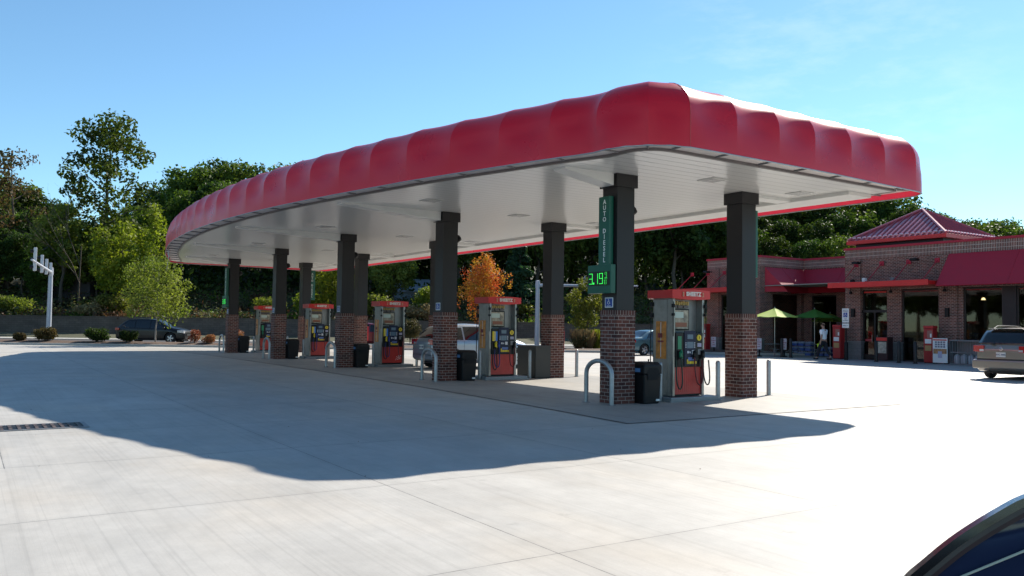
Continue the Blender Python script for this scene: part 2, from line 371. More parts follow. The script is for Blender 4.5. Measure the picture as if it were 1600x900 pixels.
# darker island pad with its long curved joint
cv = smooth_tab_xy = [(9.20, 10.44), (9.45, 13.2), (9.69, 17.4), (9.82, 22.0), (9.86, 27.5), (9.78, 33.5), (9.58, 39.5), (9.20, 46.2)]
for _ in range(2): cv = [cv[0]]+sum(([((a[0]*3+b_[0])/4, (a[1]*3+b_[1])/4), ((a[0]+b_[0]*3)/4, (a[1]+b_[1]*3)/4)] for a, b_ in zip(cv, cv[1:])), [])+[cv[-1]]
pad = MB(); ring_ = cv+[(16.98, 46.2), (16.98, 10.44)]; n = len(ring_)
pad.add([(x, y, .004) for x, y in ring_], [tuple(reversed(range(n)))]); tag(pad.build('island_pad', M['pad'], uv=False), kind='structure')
jn = MB()
for a, b_ in zip(cv, cv[1:]): jn.quad((a[0]-.02, a[1], .008), (b_[0]-.02, b_[1], .008), (b_[0]+.02, b_[1], .008), (a[0]+.02, a[1], .008))
jn.quad((9.2, 10.43, .008), (9.2, 10.455, .008), (16.98, 10.455, .008), (16.98, 10.43, .008))
tag(jn.build('pad_joint', mat('joint_sealant', (.03, .03, .032), .7), uv=False), kind='structure')
# retaining wall
def wall_thing():
    t = thing('retaining_wall', 'long brown block retaining wall below the planted bank across the road', 'wall')
    mb = MB(); cp = MB(); xs = list(range(-75, 62, 4))
    for a, b_ in zip(xs, xs[1:]):
        p, q = V(a, 77.6), V(b_, 77.6); z0 = min(p.z, q.z)-.2; zt = 1.78
        n = Vector((F.x, F.y, 0)).normalized()
        d = n*.45; A = [(p.x, p.y, z0), (q.x, q.y, z0), (q.x, q.y, zt), (p.x, p.y, zt)]
        B = [(x+d.x, y+d.y, z) for x, y, z in A]
        mb.add(A+B, [(0, 1, 2, 3), (5, 4, 7, 6), (3, 2, 6, 7), (0, 4, 5, 1)])
        e = n*-.04; f_ = n*.5
        C_ = [(p.x+e.x, p.y+e.y, zt+.004), (q.x+e.x, q.y+e.y, zt+.004), (q.x+f_.x, q.y+f_.y, zt+.004), (p.x+f_.x, p.y+f_.y, zt+.004)]
        D_ = [(x, y, z+.1) for x, y, z in C_]
        cp.add(C_+D_, [(3, 2, 1, 0), (4, 5, 6, 7), (0, 1, 5, 4), (2, 3, 7, 6)])
    o = mb.build('blockwork', M['wallblock'], t); o2 = cp.build('coping', M['wallblock'], t)
wall_thing()
# storm drain at the left
t = thing('trench_drain', 'long dark iron trench drain grate set in the concrete at the left', 'drain', (.75, 14.15, 0))
fr = MB(); fr.box(-2.6, .88, -.36, -.30, .002, .012); fr.box(-2.6, .88, .30, .36, .002, .012); fr.box(.82, .88, -.3, .3, .002, .012)
fr.build('frame', M['grey'], t)
pit = MB(); pit.quad((-2.6, -.3, .004), (.82, -.3, .004), (.82, .3, .004), (-2.6, .3, .004)); pit.build('pit', M['black'], t)
sl = MB(); x = -2.56
while x < .80: sl.box(x, x+.045, -.3, .3, .006, .016); x += .11
sl.box(-2.6, .82, -.012, .012, .017, .021); sl.build('grate', mat('rusty_iron', (.11, .08, .07), .6, .6, vary=.3), t)
# ------------------------------------------------------------------ canopy
K = .8459
ZC = 4.788                       # ceiling
def outline():
    """closed bottom outline of the fascia, counter-clockwise from front right; (x, y, rib) """
    pts = []
    def arc(cx, cy, r, a0, a1, n): return [(cx+r*math.cos(rad(a0+(a1-a0)*i/n)), cy+r*math.sin(rad(a0+(a1-a0)*i/n))) for i in range(n+1)]
    front = [(21.0, 12.36), (12.75, 12.27)]
    cfl = arc(12.55, 13.62, 1.35, -90, -196, 8)
    left = [(10.86, 15.06), (10.45, 16.58), (10.03, 18.1), (9.62, 19.7), (9.3, 21.3), (8.98, 22.9), (8.7, 24.45), (8.45, 26.0), (8.24, 27.6), (8.08, 29.2), (7.95, 30.8), (7.87, 32.4), (7.83, 34.0), (7.81, 35.6), (7.85, 37.2), (7.93, 38.8), (8.03, 40.4), (8.17, 42.0), (8.37, 43.6), (8.62, 45.2), (8.88, 46.8), (9.14, 48.4), (9.45, 50.0), (9.8, 51.6), (10.2, 53.2), (10.6, 54.7)]
    cbl = arc(12.25, 56.15, 1.35, 164, 90, 6)
    back = [(12.3, 57.5), (21.1, 57.5)] + arc(21.1, 56.9, .6, 90, 0, 4) + [(21.7, 56.8), (21.68, 13.1)] + arc(21.0, 13.04, .68, 0, -90, 6)
    p = front+cfl+left+cbl+back
    out = []
    for q in p:
        if not out or math.hypot(q[0]-out[-1][0], q[1]-out[-1][1]) > .03: out.append(q)
    return [Vector((a*K, b_*K, 0)) for a, b_ in out]
OUT = outline()
def resample(path, step):
    P2 = path+[path[0]]; L = [0]
    for a, b_ in zip(P2, P2[1:]): L.append(L[-1]+(b_-a).length)
    n = round(L[-1]/step); res = []
    for i in range(n):
        s = L[-1]*i/n; k = max(j for j in range(len(L)-1) if L[j] <= s+1e-9)
        res.append(P2[k].lerp(P2[k+1], (s-L[k])/max(1e-9, L[k+1]-L[k])))
    return res, L[-1]
dense, LEN = resample(OUT, .10)
for _ in range(3):
    dense = [(dense[i-1]+dense[i]*2+dense[(i+1) % len(dense)])/4 for i in range(len(dense))]
ND = len(dense)
def nrm(i):
    t_ = dense[(i+1) % ND]-dense[i-1]; return Vector((-t_.y, t_.x, 0)).normalized()*OSIGN
area = sum(dense[i].x*dense[(i+1) % ND].y-dense[(i+1) % ND].x*dense[i].y for i in range(ND))
OSIGN = -1 if area > 0 else 1                                 # outward
# rib positions: nearest dense index to wanted seam places
front_ribs = [(12.49+1.395*i, 12.3) for i in range(7)]
left_ribs = [(11.62, 12.70), (11.2, 13.87), (10.86, 15.06), (10.45, 16.58), (10.03, 18.1), (9.62, 19.7), (9.3, 21.3), (8.98, 22.9), (8.7, 24.45), (8.45, 26.0), (8.24, 27.6), (8.08, 29.2), (7.95, 30.8), (7.87, 32.4), (7.83, 34.0), (7.81, 35.6), (7.85, 37.2), (7.93, 38.8), (8.03, 40.4), (8.17, 42.0), (8.37, 43.6), (8.62, 45.2), (8.88, 46.8), (9.14, 48.4), (9.45, 50.0), (9.8, 51.6), (10.2, 53.2), (10.7, 55.0), (11.6, 57.2)]
far_ribs = [(13.1+1.5*i, 57.5) for i in range(6)]
back_ribs = [(21.7, 56.4-1.52*i) for i in range(29)]+[(21.5, 12.6)]
def near(x, y):
    q = Vector((x*K, y*K, 0)); return min(range(ND), key=lambda i: (dense[i]-q).length)
ribs = sorted(set(near(*p) for p in front_ribs+left_ribs+far_ribs+back_ribs))
prof = [(0, -.02, 0), (0, .12, 0), (0, .35, .12), (0, .50, .55), (0, .62, .9)]    # (inset, height, how far it sags)
for k in range(1, 9):
    a = k/8*PI/2; prof.append((.74*(1-math.cos(a)), .62+.66*math.sin(a), .9-.5*math.sin(a)**2))
prof += [(1.0, 1.28, .5), (1.35, 1.24, .4), (1.5, 1.12, .2)]
def droop(q):
    a = min(1, max(0, (q.x-13.5)/4.6)); return .055*a*a*(3-2*a)
fas = MB(); SAG = .10
np_ = len(prof)
for a, b_ in zip(ribs, ribs[1:]+[ribs[0]+ND]):
    n = b_-a
    if n < 1: continue
    wide = min(1, n*.1/1.2); vs2 = []; fs2 = []
    for i in range(n+1):
        q = dense[(a+i) % ND]; nn = nrm((a+i) % ND); t_ = i/n; dr = droop(q); far = min(1, max(0, (q.y-34)/13))*min(1, max(0, (14-q.x)/5))
        sg = SAG*wide*(math.sin(PI*t_) if 0 < t_ < 1 else 0)
        for j, (ins, h, s_) in enumerate(prof):
            # direction the skin is pushed in: inward and down, more so on the rounded shoulder
            dn = min(1, max(0, (h-.62)/.66))
            q2 = q-nn*(ins+sg*s_*1.1*(1-dn*.4))
            vs2.append((q2.x, q2.y, ZC+h*(1+.03*far)-sg*s_*dn*.35-(dr if j == 0 else 0)))
    for i in range(n):
        for j in range(np_-1):
            f_ = (i*np_+j, (i+1)*np_+j, (i+1)*np_+j+1, i*np_+j+1)
            fs2.append(f_ if OSIGN > 0 else f_[::-1])
    fas.add(vs2, fs2, 0, True)
canopy = thing('fuel_canopy', 'long curved fuel canopy with puffed crimson fabric edge on ten dark columns', 'canopy')
# fabric
fm = bpy.data.materials.new('crimson_fabric'); fm.use_nodes = True; nt = fm.node_tree; b = nt.nodes['Principled BSDF']
b.inputs['Base Color'].default_value = (.62, .003, .020, 1); b.inputs['Sheen Weight'].default_value = .0; b.inputs['Sheen Roughness'].default_value = .35; b.inputs['Sheen Tint'].default_value = (.75, .6, .9, 1); b.inputs['Roughness'].default_value = .28; b.inputs['Specular IOR Level'].default_value = .55
tco = node(nt, 'TexCoord'); nz = node(nt, 'TexNoise'); nz.inputs['Scale'].default_value = .9; nz.inputs['Detail'].default_value = 5; nt.links.new(tco.outputs['Object'], nz.inputs['Vector'])
cr = node(nt, 'MapRange'); cr.inputs['From Min'].default_value = .3; cr.inputs['From Max'].default_value = .7; cr.inputs['To Min'].default_value = .25; cr.inputs['To Max'].default_value = .40
nt.links.new(nz.outputs['Fac'], cr.inputs['Value']); nt.links.new(cr.outputs[0], b.inputs['Roughness'])
tr = node(nt, 'BsdfTranslucent'); tr.inputs['Color'].default_value = (.78, .05, .10, 1)
ms = node(nt, 'MixShader'); ms.inputs[0].default_value = .2
nt.links.new(b.outputs[0], ms.inputs[1]); nt.links.new(tr.outputs[0], ms.inputs[2]); nt.links.new(ms.outputs[0], nt.nodes['Material Output'].inputs[0])
fascia = fas.build('fascia', fm, canopy, sharp=80)
# seam piping
def offset_pt(i, ins, z): q = dense[i % ND]-nrm(i % ND)*ins; return Vector((q.x, q.y, z))
seam_m = mat('seam', (.55, .12, .12), .5)
for i in ribs:
    if i != near(12.49, 12.3): continue
    sp_ = MB(); sp_.tube([offset_pt(i, p[0]-.004, ZC+p[1]+(.004 if p[1] > .9 else 0)) for p in prof[:13]], .0045, 4, 0, False); sp_.build('seam', seam_m, fascia)
# bottom hem pipe
hem = MB(); hp = [offset_pt(i, .0, ZC-.025-droop(dense[i])) for i in range(0, ND, 4)]; hem.tube(hp+[hp[0]], .014, 6, 0, False)
hem.build('hem_pipe', M['galv'], fascia)
# soffit ring between fabric and ceiling, trim, posts
RIN = .55
def ring(mb, i0, z0, i1, z1, flip=False, step=3):
    idx = list(range(0, ND, step)); n = len(idx)
    vs2 = [offset_pt(i, i0, z0) for i in idx]+[offset_pt(i, i1, z1) for i in idx]
    fs2 = [(k, (k+1) % n, n+(k+1) % n, n+k) for k in range(n)]
    mb.add(vs2, fs2, 0, False)
so = MB(); ring(so, .02, ZC+.06, RIN-.02, ZC+.045)
so.build('edge_soffit', mat('pale_soffit', (.66, .61, .59), .6, vary=.1), canopy)
tm = MB(); ring(tm, RIN-.025, ZC+.043, RIN-.025, ZC-.006); ring(tm, RIN-.025, ZC-.006, RIN+.05, ZC-.006)
tm.build('edge_trim', mat('trim_grey', (.17, .16, .16), .5, .3), canopy)
for i in ribs:
    for d_ in (0,):
        po = MB()
        q = offset_pt(i+d_, .03, ZC+.04); q2 = offset_pt(i+d_, RIN-.04, ZC+.03); po.tube([q, q2], .018, 4)
        po.build('edge_bracket', M['grey'], canopy)
# ceiling: ribbed white panels
cm = bpy.data.materials.new('white_ceiling_panels'); cm.use_nodes = True; nt = cm.node_tree; b = nt.nodes['Principled BSDF']
g = node(nt, 'NewGeometry'); s_ = node(nt, 'SeparateXYZ'); nt.links.new(g.outputs['Position'], s_.inputs[0])
mm = node(nt, 'Math', operation='MULTIPLY'); mm.inputs[1].default_value = 1/.305; nt.links.new(s_.outputs['Y'], mm.inputs[0])
pg = node(nt, 'Math', operation='PINGPONG'); pg.inputs[1].default_value = .5; nt.links.new(mm.outputs[0], pg.inputs[0])
gr = node(nt, 'MapRange'); gr.inputs['From Min'].default_value = .0; gr.inputs['From Max'].default_value = .05; nt.links.new(pg.outputs[0], gr.inputs['Value'])
cmx = node(nt, 'Mix', data_type='RGBA'); cmx.inputs[6].default_value = (.30, .30, .29, 1); cmx.inputs[7].default_value = (.74, .735, .71, 1)
nt.links.new(gr.outputs[0], cmx.inputs[0]); nt.links.new(cmx.outputs[2], b.inputs['Base Color'])
b.inputs['Roughness'].default_value = .22
bp = node(nt, 'Bump'); bp.inputs['Distance'].default_value = .01; bp.inputs['Strength'].default_value = .6
nt.links.new(gr.outputs[0], bp.inputs['Height']); nt.links.new(bp.outputs[0], b.inputs['Normal'])
M['ceil'] = cm
M['soffit'] = mat('white_soffit', (.72, .715, .69), .35, vary=.04)
inner = [offset_pt(i, RIN+.04, 0) for i in range(0, ND, 3)]
poly = [(p.x, p.y) for p in inner]
ce = MB(); ce.prism(poly, ZC, ZC+.12); ceiling = ce.build('ceiling', M['ceil'], canopy)
rd = MB(); deck = [(p.x, p.y) for p in (offset_pt(i, 1.45, 0) for i in range(0, ND, 4))]; rd.prism(deck, ZC+.95, ZC+1.1)
rd.build('roof_deck', M['grey'], canopy)
AX, BX, Y0, SY = 11.517, 15.32, 13.408, 7.504
W2 = .258
def edge_x(y, side):
    """x of the ceiling edge at y"""
    xs = [p.x for p in dense if abs(p.y-y) < .12]; return (min(xs)+RIN+.06) if side < 0 else (max(xs)-RIN-.06)
for i in range(5):
    y = Y0+SY*i; bmx = MB()
    # left: tapered beam cover from the column to the curved edge
    x0, x1 = edge_x(y, -1)+.35, AX-W2-.05
    h0, h1 = .04, .25
    a = [(x0, y-.20), (x1, y-.20), (x1, y+.20), (x0, y+.20)]; hh = [h0, h1, h1, h0]
    vs2 = [(px, py, ZC-.001) for px, py in a]+[(px, py, ZC-h) for (px, py), h in zip(a, hh)]
    bmx.add(vs2, [(0, 1, 5, 4), (1, 2, 6, 5), (2, 3, 7, 6), (3, 0, 4, 7), (4, 5, 6, 7)])
    bmx.build('beam_cover', M['soffit'], canopy)
    bmx = MB(); x0 = BX+W2+.05; bmx.box(x0, 16.86, y-.20, y+.20, ZC-.075, ZC-.001); bmx.build('beam_cover', M['soffit'], canopy)
bmx = MB()
bmx.box(16.86, edge_x(30, 1)-.02, 11.6, 48.0, ZC-.085, ZC-.001)
bmx.build('long_beam_cover', M['soffit'], canopy)
# ceiling lights (flat lenses, off)
lx = [10.0, 13.4, 16.3]
for i in range(6):
    for x in lx:
        y = Y0-1.9+SY*i+(1.0 if x > 12 else 0)
        if x < edge_x(y, -1)+.5 if abs(y) < 47 else True: continue
        q = MB(); q.box(x-.24, x+.24, y-.24, y+.24, ZC-.018, ZC-.002, 0, .006); L_ = q.build('ceiling_light', M['grey'] if False else mat('light_frame', (.62, .62, .60), .4), canopy)
        q = MB(); q.box(x-.18, x+.18, y-.18, y+.18, ZC-.024, ZC-.019); q.build('lens', mat('light_lens', (.46, .46, .45), .2, bump=.6, bscale=40), L_)
# columns
HB = 1.938
def column(x, y):
    c = MB(); w = .235
    c.box(x-w, x+w, y-w, y+w, HB, ZC-.001); col_ = c.build('column', M['clad'], canopy)
    d = MB(); d.box(x-.285, x+.285, y-.285, y+.285, ZC-.27, ZC-.003); d.build('column_cap', M['clad'], col_)
    e = MB(); e.box(-W2, W2, -W2, W2, 0, HB-.10)
    o = e.build('brick_base', M['brick'], col_); o.location = (x, y, 0)
    e = MB(); e.box(-W2-.004, W2+.004, -W2-.004, W2+.004, 0, .10); o = e.build('soldier_course', M['brick_v'], col_); o.location = (x, y, HB-.10)
for i in range(5):
    for x in (AX, BX): column(x, Y0+SY*i)
# torn strip of fabric at the far end
tf = MB(); pz = [offset_pt(near(8.37, 43.6), -.02, ZC-.05)]
q0 = offset_pt(near(8.7, 46.0), .06, ZC+.05)
tf.add([q0, q0+Vector((.05, .35, .05)), q0+Vector((.10, .42, -.55)), q0+Vector((.0, .25, -1.0)), q0+Vector((-.02, .12, -.95)), q0+Vector((.03, -.02, -.45))], [(0, 1, 2, 5), (5, 2, 3, 4)], 0, True)
o = tf.build('torn_strip', mat('torn_liner', (.45, .43, .42), .6), fascia)
md = o.modifiers.new('s', 'SOLIDIFY'); md.thickness = .02
# ------------------------------------------------------------------ pump islands
ORD = ['nearest', 'second nearest', 'middle', 'second farthest', 'farthest']
def wheelchair_mb(s):
    """white wheelchair figure, s = height"""
    m_ = MB(); T = .004
    m_.lathe([(0, T), (.09*s, T)], 10, (-.02*s, .42*s, 0)) 
    m_.tube([(-.03*s, .3*s, T), (-.01*s, .02*s, T), (.20*s, .0, T), (.30*s, -.28*s, T), (.40*s, -.26*s, T)], .045*s, 5)
    m_.tube([(-.02*s, .16*s, T), (.17*s, .15*s, T)], .04*s, 5)
    m_.tube([(.26*s*math.cos(a)-.03*s, .26*s*math.sin(a)-.16*s, T) for a in [rad(110+i*20) for i in range(12)]], .04*s, 5)
    return m_
def access_sign(loc, label, group):
    # facing -Y... local x to the right, z up, front toward -y
    t = thing('accessibility_sign', label, 'sign', loc, -PI/2, group)
    p = MB(); p.box(-.13, .13, 0, .006, -.105, .105, 0, .002); p.build('plate', M['white'], t)
    p = MB(); p.box(-.108, .108, -.003, -.0005, -.088, .088); p.build('blue_field', M['blue'], t)
    w = wheelchair_mb(.12); w.move(face_M((0, -.004, .015), (1, 0, 0), (0, 0, 1))); w.build('symbol', M['white'], t)
    p = MB(); p.box(-.06, .06, -.006, -.003, -.076, -.066); p.build('small_print', M['white'], t)
    return t
DISP = {}
M['lett'] = mat('valance_lettering', (.72, .62, .56), .5)
def dispenser(i, diesel):
    y = Y0+SY*i; cx = 13.29
    pos = ORD[i]
    extra = {0: 'with a green hose bay', 1: 'in front of the dark cabinet', 2: 'with a white scuff on its red panel', 3: 'between the second and third farthest hoop bollards', 4: 'half hidden behind a brick column'}[i]
    t = thing('fuel_dispenser', f'{pos} red steel fuel dispenser {extra}', 'fuel pump', (cx, y, .11), 0, 'fuel dispensers under the canopy')
    wx = .445; dy = .31
    # steel side housings
    for s in (-1, 1):
        b = MB(); b.box(s*wx-.036, s*wx+.036, -dy, dy, 0, 2.13, 0, .012)
        b.box(s*(wx+.008)-.036, s*(wx+.008)+.036, -dy+.16, dy-.04, .02, 2.10, 0, .01)
        h = b.build('side_housing', M['steel'], t)
        g = MB(); xo = s*(wx+.046); g.box(min(xo, xo+s*.004), max(xo, xo+s*.004), -.12, .20, .80, 1.62)
        g.build('side_graphic', M['orange'], h)
        g = MB(); xo = s*(wx+.051); g.box(min(xo, xo+s*.003), max(xo, xo+s*.003), -.0, .14, 1.26, 1.36); g.box(min(xo, xo+s*.003), max(xo, xo+s*.003), -.04, .14, 1.16, 1.20)
        g.build('graphic_print', mat('graphic_print', (.25, .03, .03), .5), h)
        g = MB(); g.tube([(s*(wx+.06), dy+.03, 2.05), (s*(wx+.06), dy+.05, .55)], .012, 6); g.box(s*(wx+.05)-.03, s*(wx+.05)+.03, dy-.02, dy+.06, 1.70, 1.80, 0, .01); g.box(s*(wx+.05)-.03, s*(wx+.05)+.03, dy-.02, dy+.06, 1.95, 2.04, 0, .01); g.tube([(s*(wx+.05), -dy-.03, 2.05), (s*(wx+.05), -dy-.03, 1.3)], .010, 6); g.box(s*(wx+.04)-.025, s*(wx+.04)+.025, -dy-.05, -dy+.02, 1.92, 2.0, 0, .01); g.box(s*(wx+.04)-.025, s*(wx+.04)+.025, -dy-.05, -dy+.02, 1.74, 1.80, 0, .01)
        g.build('hose_mast', M['black'], h)
        g = MB(); xo = s*(wx+.051); g.box(min(xo, xo+s*.003), max(xo, xo+s*.003), .035, .05, .84, 1.60); g.build('white_line', M['white'], h)
    # core between
    b = MB(); b.box(-.405, .405, -.14, .14, 1.36, 2.13); b.build('upper_housing', mat('upper_housing', (.22, .22, .215), .4, .7, vary=.15), t)
    for s in (-1, 1):
        rz = Matrix.Rotation(0 if s < 0 else PI, 4, 'Z')
        def P(mb, name, m_, par): mb.move(rz); return mb.build(name, m_, par)
        lo = P(MB().box(-.405, .405, -.27, -.05, .04, .63), 'lower_panel', M['redp'], t)
        st = MB()
        for k in range(13): st.box(-.39+k*.0625, -.385+k*.0625, -.274, -.269, .08, .60)
        P(st, 'panel_ribs', M['red'], lo)
        P(MB().box(-.40, .40, -.25, -.05, 0, .04), 'kick_plate', M['black'], t)
        if i == 2:
            k = MB()
            for q in range(9): k.box(.14+(q*37 % 11)*.016, .17+(q*37 % 11)*.016+.02*(q % 3), -.2755, -.274, .14+(q*53 % 13)*.02, .155+(q*53 % 13)*.02)
            P(k, 'scuff', M['white'], lo)
        cp = P(MB().box(-.41, .41, -.335, -.1, .63, 1.38, 0, .012), 'control_panel', M['blackg'], t)
        P(MB().box(-.17, .17, -.352, -.335, .66, 1.42, 0, .006), 'centre_console', M['navy'], cp)
        P(MB().box(-.085, .085, -.357, -.352, 1.24, 1.34), 'amount_display', M['screen'], cp)
        P(MB().box(-.10, .10, -.358, -.352, 1.04, 1.18), 'customer_screen', M['screen'], cp)
        k = MB()
        for a in range(4):
            for b_ in range(2): k.box(-.145+b_*.265, -.12+b_*.265, -.359, -.352, 1.05+a*.033, 1.07+a*.033)
        k.box(-.09, -.04, -.36, -.352, .93, .98); k.box(-.02, .01, -.36, -.352, .93, .97); k.box(.05, .13, -.36, -.352, .91, 1.0)
        P(k, 'keypad', mat('pale_keys', (.55, .56, .6), .4), cp)
        P(MB().box(.245, .355, -.349, -.335, .90, 1.02), 'pin_pad', M['grey'], cp)
        P(MB().lathe([(0, -.344), (.065, -.344), (.068, -.335)], 16, (.29, 0, 1.27), 'y'), 'pump_number_disc', M['yellow'], cp)
        tm_ = text_mb('1' if i == 0 else '2', .085, .002); tm_.move(face_M((.29, -.347, 1.27), (1, 0, 0), (0, 0, 1))); P(tm_, 'number', M['black'], cp)
        k = MB(); k.box(.24, .36, -.340, -.335, 1.07, 1.15); P(k, 'label_strip', mat('pale_label', (.35, .33, .45), .5), cp)
        # grade buttons
        k = MB()
        for q in range(5): k.box(-.08+q*.055, -.035+q*.055, -.361, -.352, .70, .755)
        k.box(-.10, -.065, -.361, -.352, .70, .80)
        P(k, 'grade_buttons', M['yellow'], cp)
        k = MB(); k.box(-.06, .15, -.356, -.352, .77, .84); P(k, 'price_labels', mat('price_blue', (.08, .14, .35), .4), cp)
        # left bay: grade banner and nozzles
        if diesel:
            P(MB().box(-.36, -.25, -.345, -.335, 1.02, 1.30), 'grade_banner', M['dgreen'], cp)
        else:
            P(MB().box(-.385, -.335, -.345, -.335, 1.02, 1.30), 'grade_banner', M['yellow'], cp)
            P(MB().box(-.325, -.28, -.345, -.335, 1.02, 1.30), 'grade_banner', mat('banner_cream', (.6, .5, .2), .5), cp)
            P(MB().box(-.27, -.215, -.345, -.335, 1.02, 1.30), 'grade_banner', mat('banner_blue', (.03, .16, .55), .4), cp)
        def nozzle(x, m_, hm, drop, bx):
            n_ = MB(); n_.box(x-.028, x+.028, -.40, -.35, .84, .97, 0, .012)
            n_.tube([(x, -.37, .96), (x, -.40, 1.0), (x, -.43, .93)], [.018, .018, .014], 6)
            n_.tube([(x, -.395, .86), (x+.0, -.44, .82), (x, -.43, .93)], .008, 5)
            N_ = P(n_, 'nozzle', m_, t)
            r_ = MB(); r_.box(x-.04, x+.04, -.36, -.335, .80, .99, 0, .008); P(r_, 'holster', M['black'], N_)
            h_ = MB(); pts = []
            for q in range(15):
                a = q/14; xx = x+bx*a-(1 if bx > 0 else -1)*.045*math.sin(2*PI*a); zz = .84-drop*.92*math.sin(PI*a)**.85-.06*a
                pts.append((xx, -.39-.05*math.sin(PI*a), zz))
            h_.tube(pts, .0155, 6); P(h_, 'hose', hm, t)
        if diesel:
            nozzle(-.31, M['dgreen'], mat('dark_green_hose', (.01, .03, .015), .5), .70, .17 if False else -.14)
            nozzle(.36, M['black'], M['rubber'], .62, .17)
            nozzle(.10, M['black'], mat('red_hose', (.12, .01, .012), .5), .62, .22)
        else:
            nozzle(-.29, M['yellow'], M['rubber'], .68, -.10)
            nozzle(-.19, mat('blue_nozzle', (.02, .05, .3), .4), mat('blue_hose', (.01, .015, .10), .5), .60, -.14)
            nozzle(.36, M['black'], mat('red_hose', (.12, .01, .012), .5), .58, -.17)
        # topper poster
        fr = P(MB().box(-.405, .12, -.20, -.14, 1.43, 1.90, 0, .008), 'poster_frame', M['black'], t)
        pic = bpy.data.materials.get('food_poster') or mat('food_poster', (.34, .30, .22), .5, vary=.6, vscale=7)
        P(MB().box(-.375, .09, -.206, -.20, 1.46, 1.87), 'poster', pic, fr)
        P(MB().box(-.35, -.06, -.209, -.206, 1.70, 1.83), 'poster_print', mat('poster_pale', (.50, .58, .50), .5), fr)
        k = MB(); k.box(-.30, .04, -.210, -.206, 1.50, 1.60, 0, .002); P(k, 'poster_print', mat('poster_red', (.28, .10, .05), .5), fr)
        k = MB()
        for q in range(8): k.box(-.39+q*.065, -.345+q*.065, -.205, -.14, 1.99-.012*(q % 2), 2.05+.01*(q % 3), 0, .006)
        P(k, 'top_decals', mat('decal_yellow', (.45, .33, .10), .5), t)
        k = MB()
        for q in range(3): k.box(-.39+q*.17, -.25+q*.17, -.205, -.14, 1.915, 1.97, 0, .004)
        P(k, 'small_decals', mat('decal_dark', (.12, .10, .09), .5), t)
    # valance with bowed fronts
    v_ = MB(); n = 12; vw, vd = .64, .42; vs2 = []
    vw, vd = .575, .39
    ptsv = [(-vw+2*vw*k/n, -vd-.055*math.sin(PI*k/n), .02*math.sin(PI*k/n)) for k in range(n+1)]
    ptsv += [(vw-2*vw*k/n, vd+.055*math.sin(PI*k/n), .02*math.sin(PI*k/n)) for k in range(n+1)]
    N = len(ptsv)
    vs2 = [(x, y_, 2.125-d*1.6) for x, y_, d in ptsv]+[(x, y_, 2.30+d) for x, y_, d in ptsv]
    v_.add(vs2, [tuple(reversed(range(N))), tuple(range(N, 2*N))]+[(k, (k+1) % N, N+(k+1) % N, N+k) for k in range(N)])
    va = v_.build('valance', M['red'], t)
    for s in (-1, 1):
        tm_ = text_mb('SHEETZ', .12, .007, .008, font_space=1.1); VL = M['lett']
        tm_.move(Matrix.Rotation(0 if s < 0 else PI, 4, 'Z') @ face_M((0, -vd-.063, 2.215), (1, 0, 0), (0, 0, 1)))
        tm_.build('lettering', M['lett'], va)
        k = MB()
        for q in (-1, 1):
            for z_ in (0, 1, 2): k.box(q*.30-.022, q*.30+.022, -vd-.058, -vd-.050, 2.165+z_*.035, 2.187+z_*.035)
        k.move(Matrix.Rotation(0 if s < 0 else PI, 4, 'Z')); k.build('stripes', mat('stripe_tan', (.55, .28, .16), .5), va)
    # plinth
    p = MB(); p.box(-.66, .80, -.45, .45, 0, .10, 0, .02); p.box(-.70, .84, -.48, .48, .0, .035)
    q = p.build('plinth', M['curbm'], t); q.location = (0, 0, -.11)
    return t
